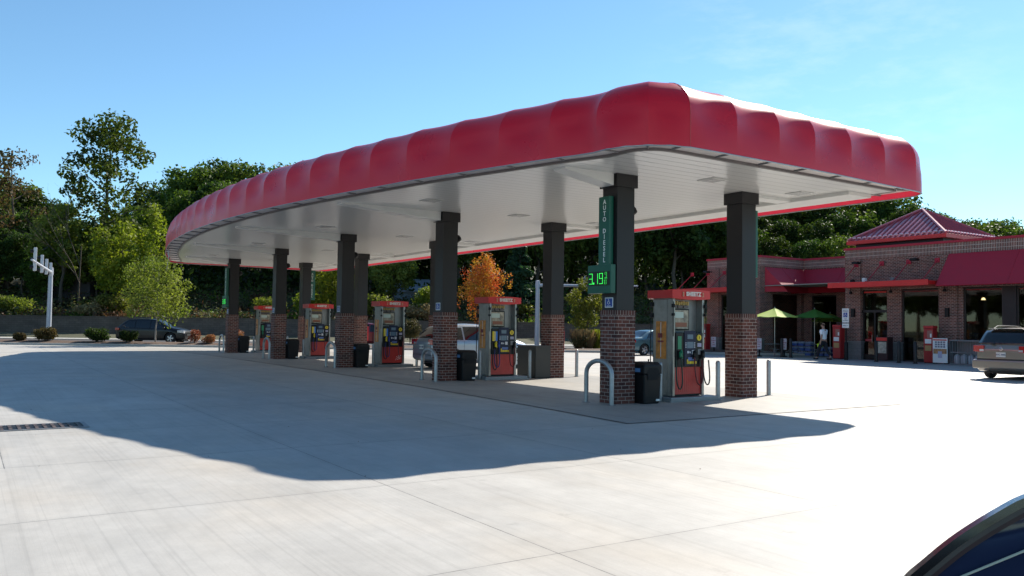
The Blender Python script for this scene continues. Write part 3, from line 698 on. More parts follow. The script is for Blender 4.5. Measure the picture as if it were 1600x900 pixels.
for i in range(5):
    y = Y0+SY*i; pos = ORD[i]
    dispenser(i, i in (0, 4))
    # hoop bollard at the end of the island
    t = thing('hoop_bollard', f'{pos} steel hoop bollard by the left brick column of its island', 'bollard', (11.02, y, 0), 0, 'hoop bollards at the island ends')
    hb = MB(); r = .41; pts = [(0, -r, 0), (0, -r, .62)]
    for k in range(1, 12):
        a = PI*k/12; pts.append((0, -r*math.cos(a) if True else 0, .62+.27*math.sin(a)))
    pts += [(0, r, .62), (0, r, 0)]
    hb.tube(pts, .048, 12); hb.build('hoop', M['galv'], t)
    for s in (-r, r):
        fl = MB(); fl.lathe([(0, .012), (.09, .012), (.09, 0)], 12, (0, s, 0)); fl.build('base_flange', M['grey'], t)
    # trash can
    t = thing('trash_can', f'{pos} black square trash can between brick column and fuel pump', 'trash can', (12.04, y-.28+.0, 0), 0, 'black trash cans on the pump islands')
    w = .245
    b = MB()
    a0 = [(-w+.03, -w+.03), (w-.03, -w+.03), (w-.03, w-.03), (-w+.03, w-.03)]; a1 = [(-w, -w), (w, -w), (w, w), (-w, w)]
    b.add([(x, yy, 0) for x, yy in a0]+[(x, yy, .62) for x, yy in a1], [(3, 2, 1, 0), (4, 5, 6, 7)]+[(k, (k+1) % 4, 4+(k+1) % 4, 4+k) for k in range(4)])
    bd = b.build('body', M['black'], t); mdf = bd.modifiers.new('b', 'BEVEL'); mdf.width = .03; mdf.segments = 3
    lid = MB()
    lid.add([(x*1.03, yy*1.03, .62) for x, yy in a1]+[(x*1.03, yy*1.03, .80) for x, yy in a1]+[(x*.78, yy*.78, .87) for x, yy in a1], [(3, 2, 1, 0)]+[(k, (k+1) % 4, 4+(k+1) % 4, 4+k) for k in range(4)]+[(4+k, 4+(k+1) % 4, 8+(k+1) % 4, 8+k) for k in range(4)]+[(8, 9, 10, 11)])
    ld = lid.build('lid', M['black'], t); mdf = ld.modifiers.new('b', 'BEVEL'); mdf.width = .02; mdf.segments = 2
    op = MB(); op.add([(-.15, -w*1.03-.004, .50), (.15, -w*1.03-.004, .50), (.17, -w*1.03-.004, .68), (.10, -w*1.03-.004, .75), (-.10, -w*1.03-.004, .75), (-.17, -w*1.03-.004, .68)], [(0, 1, 2, 3, 4, 5)])
    op.build('opening', mat('opening_dark', (.003, .003, .004), .8), t)
    st = MB(); st.box(-w*1.03-.005, -w*1.03-.001, -.13, .09, .66, .74); st.build('sticker', mat('sticker_blue', (.10, .22, .42), .5), t)
    st = MB(); st.box(.10, .19, -w-.004, -w+.02, .06, .10); st.build('tag', M['white'], t)
    # pipe bollards
    for x, yy, nm in ((12.60, y-.15, 'left of the pump'), (14.36, y-.17, 'right of the pump'), (16.24, y-.05, 'at the outer end beyond the brick column')):
        t = thing('pipe_bollard', f'{pos} slim steel pipe bollard {nm}', 'bollard', (x, yy, 0), 0, 'pipe bollards on the pump islands')
        b = MB(); b.lathe([(.0, .0), (.052, .0), (.052, .80), (.045, .835), (.025, .855), (0, .86)], 16); b.build('pipe', M['galv'], t)
        b = MB(); b.lathe([(.09, .0), (.09, .012), (.052, .013)], 16); b.build('base_flange', M['grey'], t)
    # accessibility sign on the left face of each left column
    t = access_sign((AX-.235-.009, Y0+SY*i+.0, 2.10), f'{pos} blue wheelchair sign on the dark column above the bricks', 'blue wheelchair signs on the columns')
    # small dark speaker on the column
    t = thing('column_speaker', f'{pos} small black speaker high on the side of a left column', 'speaker', (AX+.236, y-.05, 4.05), 0, 'speakers high on the left columns')
    b = MB(); b.lathe([(0, .13), (.05, .12), (.09, .08), (.12, .0), (.10, -.03), (.03, -.09), (0, -.10)], 14, (.09, 0, 0)); b.build('shell', M['black'], t)
    b = MB(); b.box(0, .08, -.04, .04, -.05, .05); b.build('bracket', M['black'], t)
# red boxes on the outer faces of right columns
for i in range(5):
    if i == 0: continue
    t = thing('extinguisher_box', f'{ORD[i]} narrow bright red box on the outer face of a right brick column', 'box', (BX+W2+.001, Y0+SY*i, 1.12), 0, 'red boxes on the right columns')
    b = MB(); b.box(0, .10, -.14, .14, -.33, .33, 0, .01); b.build('case', mat('signal_red', (.75, .01, .02), .4), t)
    b = MB(); b.box(.101, .106, -.10, .10, -.26, .26); b.build('door_window', M['glassd'], t)
# price sign + banner on the left face
SEG = {'0': 'abcdef', '1': 'bc', '3': 'abcdg', '9': 'abcdfg', '.': ''}
def digits(mb, s, x, z, h, gap):
    w = h*.5; tck = h*.07
    for c_ in s:
        if c_ == '.':
            mb.box(x-.03, x+.01, -.004, 0, z-h/2, z-h/2+.035); x += .015; continue
        segs = {'a': (x, x+w, z+h/2-tck, z+h/2), 'd': (x, x+w, z-h/2, z-h/2+tck), 'g': (x, x+w, z-tck/2, z+tck/2),
                'b': (x+w-tck, x+w, z, z+h/2), 'c': (x+w-tck, x+w, z-h/2, z), 'f': (x, x+tck, z, z+h/2), 'e': (x, x+tck, z-h/2, z)}
        for q in SEG[c_]:
            a = segs[q]; mb.box(a[0]+.003, a[1]-.003, -.004, 0, a[2]+.003, a[3]-.003)
        x += w+gap
def price_sign(y, i, label):
    t = thing('price_sign', label, 'sign', (AX-.235-.02, y+.16, 2.59), -PI/2, 'green fuel price displays')
    # local front = -y, so after rotation it faces -X
    b = MB(); b.box(-.38, .38, -.13, 0, -.30, .30, 0, .01); b.build('cabinet', M['green'], t)
    b = MB(); b.box(-.35, .35, -.134, -.131, -.14, .16); b.build('display_window', mat('display_dark', (.004, .012, .008), .3), t)
    b = MB(); digits(b, '3.19', -.32, .01, .23, .045)
    digits(b, '9', .20, .085, .11, .02); digits(b, '0', .20, -.065, .10, .02); digits(b, '1', .135, -.065, .10, .02); b.box(.19, .27, -.004, 0, .012, .02)
    b.move(Matrix.Translation((0, -.137, 0))); b.build('digits', M['led'], t)
    b = MB(); b.box(-.10, .10, 0, .03, -.2, .2); b.build('mounting', M['grey'], t)
    t = thing('fuel_banner', label.replace('price display', 'vertical AUTO DIESEL board').replace('3.19 ', ''), 'sign', (AX-.235-.02, y+.03, 3.60), -PI/2, 'AUTO DIESEL boards')
    b = MB(); b.box(-.17, .17, -.12, 0, -.72, .72, 0, .008); b.build('board', M['green'], t)
    L_ = MB()
    for k, c_ in enumerate('AUTO DIESEL'):
        if c_ == ' ': continue
        q = text_mb(c_, .135, .002); q.move(face_M((.02, -.123, .60-k*.122), (1, 0, 0), (0, 0, 1))); L_.add(q.v, q.f)
    L_.build('lettering', M['white'], t)
    b = MB(); b.box(-.08, .08, 0, .02, -.4, .4); b.build('mounting', M['grey'], t)
price_sign(Y0, 0, 'green price display reading 3.19 on the nearest left column')
price_sign(Y0+SY*4, 4, 'green price display reading 3.19 on the farthest left column')
for i, lab in ((0, 'green board edge-on on the outer side of the nearest right column'), (4, 'green AUTO DIESEL board on the farthest right column')):
    y = Y0+SY*i
    t = thing('fuel_banner', lab, 'sign', (BX+.236+(.0 if i == 0 else .12), y-.0, 3.60), PI/2 if i == 0 else 0, None)
    w = .17
    b = MB(); b.box(-w, w, -.15 if i == 0 else -.06, 0, -.80, .80, 0, .008); b.build('board', M['green'], t)
    L_ = MB()
    for k, c_ in enumerate('AUTO DIESEL'):
        if c_ == ' ': continue
        q = text_mb(c_, .135, .002); q.move(face_M((0, -.153 if i == 0 else -.063, .60-k*.122), (1, 0, 0), (0, 0, 1))); L_.add(q.v, q.f)
    L_.build('lettering', M['white'], t)
    if i: b = MB(); b.box(-.135, .05, 0, .03, -.3, .3); b.build('mounting', M['grey'], t)
# cabinet on the second island
t = thing('metal_cabinet', 'low dark brown metal cabinet between the second pump and its brick column', 'cabinet', (14.77, Y0+SY+.15, 0))
b = MB(); b.box(-.29, .27, -.45, .55, .02, .95, 0, .012); b.build('body', mat('cabinet_brown', (.045, .040, .035), .45, .2, vary=.1), t)
b = MB(); b.box(-.31, .28, -.46, .56, .95, .99, 0, .008); b.build('top', mat('cabinet_top', (.06, .055, .05), .4, .3), t)
b = MB(); b.box(-.27, .25, -.44, .54, .0, .02); b.build('base', M['black'], t)
# ------------------------------------------------------------------ store
SX = 40.7
store = thing('store_building', 'brick convenience store with burgundy awnings and a red pyramid roof behind its parapet', 'store')
def wallbox(name, x0, x1, y0, y1, z0, z1, m, par=store):
    b = MB(); b.box(x0, x1, y0, y1, z0, z1); return b.build(name, M[m] if isinstance(m, str) else m, par)
YR, YC, YP0, YP1, XR, XB = 2.0, 28.2, 34.07, 38.4, 44.8, 58.0
ZT = 6.05
# wall body behind the facade (solid upper band + piers built apart so openings stay open)
wb = MB()
wb.box(SX, SX+.3, YR, YC, 3.75, ZT-.62)               # over the openings, front
for a, b_ in ((27.25, YC), (24.95, 25.75), (21.75, 22.95), (15.6, 16.6), (10.2, 11.2), (YR, 3.4)): wb.box(SX, SX+.3, a, b_, 1.0, 3.75)
for a, b_ in ((22.0-6.4, 21.75),): pass
wb.box(SX, SX+.3, 3.4, 21.75, 1.0, 1.12) if False else None
wb.box(SX+.3, XR, YC-.3, YC, 0, ZT-.62)               # return wall of the main block
wb.box(XR, XR+.3, YC, YP0, 3.75, ZT-.62)              # recess wall
for a, b_ in ((YC, 28.6), (31.0, 31.7), (33.5, YP0)): wb.box(XR, XR+.3, a, b_, 0, 3.75)
wb.box(SX, SX+.3, YP0, YP1, 3.75, ZT-.62)
for a, b_ in ((YP0, 35.6), (37.3, YP1)): wb.box(SX, SX+.3, a, b_, 1.0, 3.75)
wb.box(SX+.3, XR+.3, YP0, YP0+.3, 3.75, ZT-.62); wb.box(SX+.3, SX+1.1, YP0, YP0+.3, 0, 3.75); wb.box(XR-.3, XR+.3, YP0, YP0+.3, 0, 3.75)
wb.box(SX+.3, XB, YP1-.3, YP1, 0, ZT-.62)
wb.box(XB-.3, XB, YR, YP1-.3, 0, ZT-.62); wb.box(SX+.3, XB-.3, YR, YR+.3, 0, ZT-.62)
wb.build('brick_wall', M['sbrick'], store)
par = MB()
par.box(SX-.03, SX+.33, YR-.03, YC+.03, ZT-.62, ZT-.08); par.box(SX+.33, XR-.03, YC-.33, YC+.03, ZT-.62, ZT-.08)
par.box(XR-.03, XR+.33, YC+.03, YP0-.03, ZT-.62, ZT-.08); par.box(SX-.03, XR-.03, YP0-.03, YP0+.33, ZT-.62, ZT-.08)
par.box(SX-.03, SX+.33, YP0+.33, YP1+.03, ZT-.62, ZT-.08); par.box(SX+.33, XB, YP1-.33, YP1+.03, ZT-.62, ZT-.08)
par.box(XB-.33, XB+.03, YR, YP1-.33, ZT-.62, ZT-.08)
par.build('parapet', M['sbrick_v'], store)
cop = MB(); E_ = .08
cop.box(SX-E_, SX+.38, YR-E_, YC+E_, ZT-.08, ZT+.04); cop.box(SX+.38, XR-E_, YC-.38, YC+E_, ZT-.08, ZT+.04)
cop.box(XR-E_, XR+.38, YC+E_, YP0-E_, ZT-.08, ZT+.04); cop.box(SX-E_, XR-E_, YP0-E_, YP0+.38, ZT-.08, ZT+.04)
cop.box(SX-E_, SX+.38, YP0+.38, YP1+E_, ZT-.08, ZT+.04); cop.box(SX+.38, XB, YP1-.38, YP1+E_, ZT-.08, ZT+.04)
cop.build('coping', M['awning'], store)
wallbox('flat_roof', SX+.34, XB-.34, YR+.3, YC-.34, ZT-.5, ZT-.4, 'grey')
wallbox('flat_roof', XR+.34, XB-.34, YC-.34, YP1-.34, ZT-.5, ZT-.41, 'grey')
# pilasters proud of the wall
for a, b_ in ((YC-.95, YC-.02), (22.0, 22.9), (YP1-1.0, YP1-.02), (YP0+.02, YP0+.95)):
    pl = MB(); pl.box(SX-.10, SX-.001, a, b_, 1.0, ZT-.64); pl.build('pilaster', M['sbrick'], store)
for a, b_ in ((27.2, YC), (24.95, 25.75), (2.0, 22.95), (YP0, 35.6), (37.3, YP1)):
    stn = MB(); stn.box(SX-.14, SX+.3, a-.02, b_+.02, 0, .93); stn.build('stone_base', M['stone'], store)
lime = mat('limestone_cap', (.22, .21, .20), .7, vary=.1)
for a, b_ in ((27.2, YC), (24.95, 25.75), (2.0, 22.95), (YP0, 35.6), (37.3, YP1)):
    cap = MB(); cap.box(SX-.17, SX+.3, a-.05, b_+.05, .93, 1.0); cap.build('stone_ledge', lime, store)
def window(y0, y1, z0, z1, x, n=1, axis='x', name='window'):
    f_ = MB(); w = .07
    f_.box(x, x+.12, y0, y1, z1-w, z1); f_.box(x, x+.12, y0, y1, z0, z0+w)
    for k in range(n+1):
        yy = y0+(y1-y0-w)*k/n; f_.box(x, x+.12, yy, yy+w, z0+w, z1-w)
    fo = f_.build(name, mat('bronze_frame', (.035, .030, .03), .4, .3), store)
    g = MB(); g.box(x+.05, x+.07, y0+w, y1-w, z0+w, z1-w); g.build('pane', M['pane'], fo)
    return fo
# pane: clear-ish dark glass showing a dim shop interior
gm = bpy.data.materials.new('shop_glass'); gm.use_nodes = True; nt = gm.node_tree; b = nt.nodes['Principled BSDF']
b.inputs['Base Color'].default_value = (.02, .025, .022, 1); b.inputs['Roughness'].default_value = .03
trn = node(nt, 'BsdfTransparent'); trn.inputs['Color'].default_value = (.45, .45, .40, 1)
fre = node(nt, 'Fresnel'); fre.inputs['IOR'].default_value = 1.6
gls = node(nt, 'BsdfGlossy'); gls.inputs['Roughness'].default_value = .02; gls.inputs['Color'].default_value = (.8, .8, .8, 1)
ms = node(nt, 'MixShader'); nt.links.new(fre.outputs[0], ms.inputs[0]); nt.links.new(trn.outputs[0], ms.inputs[1]); nt.links.new(gls.outputs[0], ms.inputs[2])
nt.links.new(ms.outputs[0], nt.nodes['Material Output'].inputs[0]); M['pane'] = gm
for a, b_, n in ((16.6, 19.3, 1), (19.9, 21.75, 1), (11.2, 15.6, 2), (3.4, 10.2, 3)): window(a, b_, 1.0, 3.72, SX+.08, n)
wallbox('window_post', SX+.02, SX+.28, 19.3, 19.9, 1.0, 3.75, M['clad'])
window(22.95, 24.95, 1.0 if False else .02, 3.72, SX+.08, 1)
window(YC+.4, 31.0, .02, 3.72, XR+.08, 2); window(31.7, 33.5, .02, 3.72, XR+.08, 1); window(35.6, 37.3, .02, 3.72, SX+.08, 1)
# entrance
dr = window(25.75, 27.25, .02, 3.72, SX+.12, 1, name='door')
dd = MB(); dd.box(SX+.06, SX+.12, 25.75, 27.25, 2.55, 2.68); dd.box(SX+.06, SX+.12, 26.46, 26.54, .02, 2.55); dd.box(SX+.06, SX+.12, 25.80, 27.2, .02, .30); dd.build('door_rail', M['clad'], dr)
for yy in (26.35, 26.65):
    dd = MB(); dd.tube([(SX+.03, yy, .95), (SX+.03, yy, 1.35)], .015, 6); dd.build('handle', M['steel'], dr)
dd = MB(); dd.box(SX+.085, SX+.10, 25.85, 27.15, 3.60, 3.68); dd.build('header_strip', M['red'], dr)
dd = MB(); dd.box(SX+.045, SX+.055, 25.95, 26.35, 1.0, 1.12); dd.box(SX+.045, SX+.055, 26.65, 27.05, 1.0, 1.12); dd.build('door_decal', mat('door_decal', (.35, .04, .05), .5), dr)
# dim interior: floor, back wall, counters and a few lit lamps seen through the glass
it = MB(); it.box(SX+9, SX+9.1, YR+.3, YP1-.3, 0, 4.2); it.build('back_wall', mat('shop_wall', (.20, .15, .10), .8, vary=.3), store)
it = MB(); it.box(SX+.3, SX+9, YR+.3, YP1-.3, 4.2, 4.25); it.build('shop_ceiling', mat('shop_ceiling', (.25, .24, .22), .8), store)
random.seed(5)
for k in range(7):
    yy = 5+k*3.3; it = MB(); it.box(SX+3, SX+3.9, yy, yy+1.9, 0, 1.5, 0, .02)
    for q in range(4): it.box(SX+2.9, SX+3, yy+.05, yy+1.85, .3+q*.34, .33+q*.34)
    sh = it.build('shelf_unit', mat('shelf_dark', (.10, .08, .07), .6), store)
    g = MB()
    for q in range(4):
        for r in range(8): g.box(SX+2.92, SX+3.0, yy+.1+r*.22, yy+.26+r*.22, .33+q*.34, .52+q*.34)
    g.build('goods', [mat('goods', random.choice([(.35, .08, .05), (.4, .3, .08), (.08, .12, .3)]), .5, vary=.6, vscale=2)][0], sh)
for k in range(8):
    g = MB(); g.lathe([(0, .0), (.10, .0), (.06, .10), (0, .12)], 10, (SX+2.2+(k % 2)*1.8, 4.5+k*2.9, 3.2)); g.build('pendant_lamp', mat('lamp_glow', (1, .8, .5), .5, emit=(1, .78, .45), estr=6), store)
# awnings
def awning(name, y0, y1, x, z1, z0, d, n, ends=True):
    a = MB(); T = .03
    for k in range(n):
        a0 = y0+(y1-y0)*k/n+(.008 if k else 0); a1 = y0+(y1-y0)*(k+1)/n
        vs2 = [(x-.02, a0, z1), (x-.02, a1, z1), (x-d, a1, z0), (x-d, a0, z0)]
        a.add(vs2+[(p[0]+T, p[1], p[2]-T) for p in vs2], [(0, 1, 2, 3), (7, 6, 5, 4), (3, 2, 6, 7), (0, 3, 7, 4), (2, 1, 5, 6)])
        a.tube([(x-.02, a1-.004, z1+.004), (x-d, a1-.004, z0+.004)], .012, 5)
    for yy in ((y0, y1) if ends else ()):
        a.add([(x-.02, yy, z1-.01), (x-d+.01, yy, z0-.0), (x-.02, yy, z0)], [(0, 1, 2)])
    o = a.build(name, M['awning'], store); return o
awning('awning', 2.6, 22.35, SX-.1, 5.42, 3.80, 1.25, 6)
awning('awning', YC+.02, YP0-.0, XR, 5.38, 3.86, 1.3, 2, False)
a = MB(); y = YP0
a.add([(SX+.35, y-.02, 5.38), (XR, y-.02, 5.38), (XR, y-1.3, 3.86), (SX+.9, y-1.3, 3.86)], [(3, 2, 1, 0)])
a.add([(SX+.35, y-.05, 5.35), (XR, y-.05, 5.35), (XR, y-1.27, 3.83), (SX+.9, y-1.27, 3.83)], [(0, 1, 2, 3)])
a.add([(SX+.35, y-.02, 5.38), (SX+.9, y-1.3, 3.86), (SX+.35, y-.02, 3.86)], [(0, 1, 2)])
a.tube([(42.6, y-.02, 5.385), (42.9, y-1.3, 3.865)], .012, 5)
a.build('awning', M['awning'], store)
# marquees with tie rods
def marquee(y0, y1):
    m_ = MB(); m_.box(SX-1.85, SX-.02, y0, y1, 3.86, 4.06, 0, .015); m_.box(SX-1.88, SX-1.85, y0-.03, y1+.03, 3.82, 4.10, 0, .008)
    mo = m_.build('marquee', M['red'], store)
    n = 4
    for k in range(n):
        yy = y0+.5+(y1-y0-1.0)*k/(n-1)
        r_ = MB(); r_.tube([(SX-1.5, yy, 4.06), (SX-.11, yy, 5.15)], .022, 6); r_.box(SX-.13, SX-.10, yy-.13, yy+.13, 5.02, 5.26)
        r_.box(SX-1.56, SX-1.44, yy-.03, yy+.03, 4.06, 4.14); r_.build('tie_rod', M['awning'], mo)
marquee(22.45, 27.98); marquee(35.0, 40.2)
# flood lamps
for yy in (27.2, 23.9, 35.2, 38.0):
    f_ = MB(); f_.box(SX-.45, SX-.1, yy-.03, yy+.03, 5.22, 5.27); f_.box(SX-.72, SX-.40, yy-.17, yy+.17, 5.14, 5.27, 0, .03); f_.build('flood_lamp', M['black'], store)
for yy in (27.7, 25.35, 22.5):
    f_ = MB(); f_.lathe([(0, 0), (.09, 0), (.07, .14), (0, .15)], 12, (SX-.3, yy, 3.55)); f_.tube([(SX-.3, yy, 3.69), (SX-.3, yy, 3.86)], .02, 6); f_.build('down_lamp', M['black'], store)
for yy in (27.65, 22.45):
    f_ = MB(); f_.box(SX-.24, SX-.10, yy-.09, yy+.09, 2.3, 2.75, 0, .02); f_.build('wall_lamp', M['black'], store)
for yy, h_, m_ in ((26.2, .26, 'white'), (26.9, .2, 'black'), (24.6, .22, 'grey')):
    f_ = MB(); f_.box(SX-1.4, SX-1.2, yy-.08, yy+.08, 4.06, 4.06+h_, 0, .01); f_.build('roof_box', M[m_], store)
# pyramid roof
px0, px1, py0, py1, pz = 41.3, 46.7, 22.9, 28.5, 6.55
ap = Vector(((px0+px1)/2, (py0+py1)/2, 8.25))
wallbox('roof_drum', px0+.3, px1-.3, py0+.3, py1-.3, ZT-.4, pz-.02, M['clad'])
b = MB(); cs = [Vector((px0, py0, pz)), Vector((px1, py0, pz)), Vector((px1, py1, pz)), Vector((px0, py1, pz))]
for k in range(4): b.add([cs[k], cs[(k+1) % 4], ap], [(0, 1, 2)])
pr = b.build('pyramid_roof', M['roofm'], store)
b = MB(); b.box(px0-.04, px1+.04, py0-.04, py1+.04, pz-.2, pz-.004); b.build('eave_fascia', M['red'], pr)
sm_ = MB(); sgm = mat('snow_guard', (.80, .55, .58), .3, .2)
for k in range(4):
    a, c = cs[k], cs[(k+1) % 4]; mid = (a+c)/2; n = 18
    nr = (c-a).cross(ap-a).normalized()
    for q in range(1, n):
        s0 = a.lerp(c, q/n); f_ = 1-abs(q/n-.5)*2; e = s0+(ap-mid)*f_
        sm_.tube([s0+nr*.03, e+nr*.03], .028, 4, 0, False)
        w0 = s0+(ap-mid)*.07+nr*.05; sn = MB(); sn.tube([w0-(c-a).normalized()*.10, w0+(c-a).normalized()*.10], .05, 4); sn.build('snow_guard', sgm, pr)
    sm_.tube([a+Vector((0, 0, .05)), ap+Vector((0, 0, .05))], .075, 6)
sm_.build('standing_seams', mat('seam_metal', (.42, .10, .13), .3, .1), pr)
# pavement along the store
b = MB(); b.box(SX-2.6, SX, YR-4, YP1+3, 0, .008); b.box(SX, XR, YC, YP0, 0, .008); tag(b.build('store_pavement', mat('walk_concrete', (.30, .29, .28), .75, vary=.15, bump=.2)), kind='structure')
# ------------------------------------------------------------------ vehicles
def lerp_tab(tab, x):
    if x <= tab[0][0]: return tab[0][1:]
    for a, b_ in zip(tab, tab[1:]):
        if x <= b_[0]:
            t = (x-a[0])/(b_[0]-a[0]); return tuple(p+(q-p)*t for p, q in zip(a[1:], b_[1:]))
    return tab[-1][1:]
def smooth_tab(tab, n=3):
    """round the corners of a profile (Chaikin)"""
    for _ in range(n):
        o = [tab[0]]
        for a, b_ in zip(tab, tab[1:]):
            o.append(tuple(p*.75+q*.25 for p, q in zip(a, b_))); o.append(tuple(p*.25+q*.75 for p, q in zip(a, b_)))
        o.append(tab[-1]); tab = o
    return tab
def paint(name, col, flake=.5, rough=.28):
    return mat(name, col, rough, flake, .5, coat=1.0)
TYRE = mat('tyre_rubber', (.012, .012, .013), .8, bump=.2, bscale=40)
ALLOY = mat('alloy_rim', (.55, .56, .58), .3, .8)
TRIM = mat('dark_trim', (.018, .018, .02), .55)
CHROME = mat('chrome', (.6, .6, .62), .15, 1)
REDL = mat('tail_lens', (.40, .01, .012), .12, coat=1)
CLEARL = mat('head_lens', (.55, .57, .6), .08, .3, coat=1)
def car(name, label, loc, heading, L, W, top, belt, wheels, r, pm, wins, wshield, rshield, cap=True, rack=False, spokes=5, group=None, tails=None, heads=None, plate=None, z0=.26, liner=None):
    """nose points along local +x after rotation; x = 0 is the rear bumper. heading: compass angle from +Y towards +X."""
    t = thing(name, label, 'car' if 'van' not in name else 'minivan', loc, PI/2-heading, group)
    off = L/2
    top = smooth_tab(top); hw = W/2
    def tz(x): return lerp_tab(top, x)[0]
    bt = smooth_tab(belt, 2)
    def bz(x): return lerp_tab(bt, x)[0]
    def w_(x):
        a = abs(x-L/2)/(L/2); return hw*(1-.17*max(0, a-.55)**2/.2025*(1 if x < L/2 else 1.35))
    def sec(x):
        zt = tz(x); zb = min(bz(x), zt-.03); w = w_(x); h = zt-zb; wb = w*.975
        wr = wb-min(.26, .40*h); k = min(1, h/.35); d = min(.085, h*.5)
        e = max(0, 1-min(x, L-x)/.30); zlo = z0+.10*e*e
        P_ = [(0, zt), (wr*.45, zt-.010*k), (wr*.80, zt-.030*k), (wr*.95, zt-d*.62), (wr, zt-d)]
        for q in (.25, .5, .75): P_.append((wr+(wb-wr)*q+.012*math.sin(PI*q)*k, (zt-d)+(zb-zt+d)*q))
        P_ += [(wb, zb), (w*.995, zb-.05), (w, zb-.16), (w*.992, (zb+zlo)/2), (w*1.0, zlo+.16), (w*.985, zlo+.05), (w*.93, zlo), (0, zlo)]
        return P_
    xs = sorted(set([0, .02, .06, .12]+[L*i/56 for i in range(1, 56)]+[L-.12, L-.06, L-.02, L]+[x for x, *_ in top[::2]]))
    secs = []
    for x in xs:
        s_ = sec(x); e = min(x, L-x); q = 1-.05*max(0, 1-e/.12)**2
        secs.append([(x, y*q, z) for y, z in s_]+[(x, -y*q, z) for y, z in s_[-2:0:-1]])
    n = len(secs[0]); vs2 = [p for s_ in secs for p in s_]; fs2 = []
    for i in range(len(secs)-1):
        for k in range(n): fs2.append((i*n+k, i*n+(k+1) % n, (i+1)*n+(k+1) % n, (i+1)*n+k))
    fs2.append(tuple(range(n))[::-1]); fs2.append(tuple((len(secs)-1)*n+k for k in range(n)))
    mb = MB().add([(x-off, y, z) for x, y, z in vs2], fs2, 0, True)
    body = mb.build('body', pm, t, sharp=38)
    # wheel wells
    cut = MB()
    for wx in wheels:
        for s in (-1, 1): cut.cyl((wx-off, s*(hw-.30), r+.01), (wx-off, s*(hw+.2), r+.01), r*1.16, n=28)
    co = cut.build('cut', TRIM, t); bpy.context.view_layer.update(); md = body.modifiers.new('w', 'BOOLEAN'); md.object = co; md.operation = 'DIFFERENCE'; md.solver = 'EXACT'
    dg = bpy.context.evaluated_depsgraph_get(); me = bpy.data.meshes.new_from_object(body.evaluated_get(dg))
    body.modifiers.clear(); body.data = me; bpy.data.objects.remove(co)
    me.polygons.foreach_set('use_smooth', [True]*len(me.polygons)); me.set_sharp_from_angle(angle=rad(38))
    def S(x, f, out=.006, side=1):
        """point on the side glass, f from 0 (roof rail) to 1 (belt)"""
        s_ = sec(x); a, b_ = s_[4], s_[8]; y = a[0]+(b_[0]-a[0])*f+.012*math.sin(PI*f)*min(1, (tz(x)-bz(x))/.35); z = a[1]+(b_[1]-a[1])*f
        return (x-off, side*(y+out), z+out*.3)
    for s in (-1, 1):
        for (b0, b1, t0, t1, fa, fb) in wins:
            g = MB(); N, J = 12, 5; vs2 = []
            for j in range(J+1):
                f = fa+(fb-fa)*j/J; xa = t0+(b0-t0)*j/J; xb = t1+(b1-t1)*j/J
                for i in range(N+1): vs2.append(S(xa+(xb-xa)*i/N, f, .007, s))
            g.add(vs2, [((j*(N+1)+i), j*(N+1)+i+1, (j+1)*(N+1)+i+1, (j+1)*(N+1)+i) for j in range(J) for i in range(N)], 0, True)
            g.build('side_window', M['glassc'], body)
    def shield(x0, x1, nm, fw=.90, u0=-1):
        g = MB(); N, J = 10, 8; vs2 = []
        for j in range(J+1):
            x = x0+(x1-x0)*j/J; s_ = sec(x); 
            nx = -(tz(x+.02)-tz(x-.02))/.04; nl = math.hypot(nx, 1)
            for i in range(N+1):
                u = -1+2*i/N; y = u*s_[3][0]*fw; a = abs(u)*fw*s_[3][0]
                # height on the crown of the section
                zz = None
                for p, q in zip(s_[:4], s_[1:5]):
                    if a <= q[0]+1e-6: zz = p[1]+(q[1]-p[1])*(a-p[0])/max(1e-6, q[0]-p[0]); break
                vs2.append((x-off+nx/nl*.008, y, zz+1/nl*.008))
        g.add(vs2, [((j*(N+1)+i), j*(N+1)+i+1, (j+1)*(N+1)+i+1, (j+1)*(N+1)+i) for j in range(J) for i in range(N)], 0, True)
        return g.build(nm, M['glassc'], body)
    if wshield: shield(*wshield, 'windscreen')
    if rshield: shield(*rshield, 'rear_window', .93)
    # wheels
    for wx in wheels:
        for s in (-1, 1):
            y = s*(hw-.012)
            q = MB(); q.lathe([(r*.62, -.20), (r*.86, -.205), (r*.97, -.19), (r, -.16), (r, -.05), (r*.97, -.012), (r*.86, 0), (r*.62, -.012)], 32, (0, 0, 0), 'y')
            if s < 0: q.v = [(a, -b_, c) for a, b_, c in q.v]
            wt = q.build('wheel', TYRE, t); wt.location = (wx-off, y, r)
            q = MB(); q.lathe([(r*.64, -.18), (r*.64, -.012), (r*.60, -.02), (r*.58, -.08)], 32, (0, 0, 0), 'y')
            q.lathe([(0, -.012), (r*.14, -.014), (r*.16, -.04)], 12, (0, 0, 0), 'y')
            for k in range(spokes):
                a = 2*PI*k/spokes; c, s2 = math.cos(a), math.sin(a); w1, w2 = r*.10, r*.14
                pt = lambda rr_, ww, yy: (rr_*c-ww*s2, yy, rr_*s2+ww*c)
                q.add([pt(r*.1, -w1, -.018), pt(r*.1, w1, -.018), pt(r*.61, w2, -.022), pt(r*.61, -w2, -.022), pt(r*.1, -w1, -.06), pt(r*.1, w1, -.06), pt(r*.61, w2, -.06), pt(r*.61, -w2, -.06)],
                      [(0, 1, 2, 3), (1, 5, 6, 2), (0, 3, 7, 4)])
            q.lathe([(0, -.10), (r*.60, -.10)], 24, (0, 0, 0), 'y', 1)
            if s < 0: q.v = [(a, -b_, c) for a, b_, c in q.v]
            q.build('rim', [ALLOY, TRIM], wt)
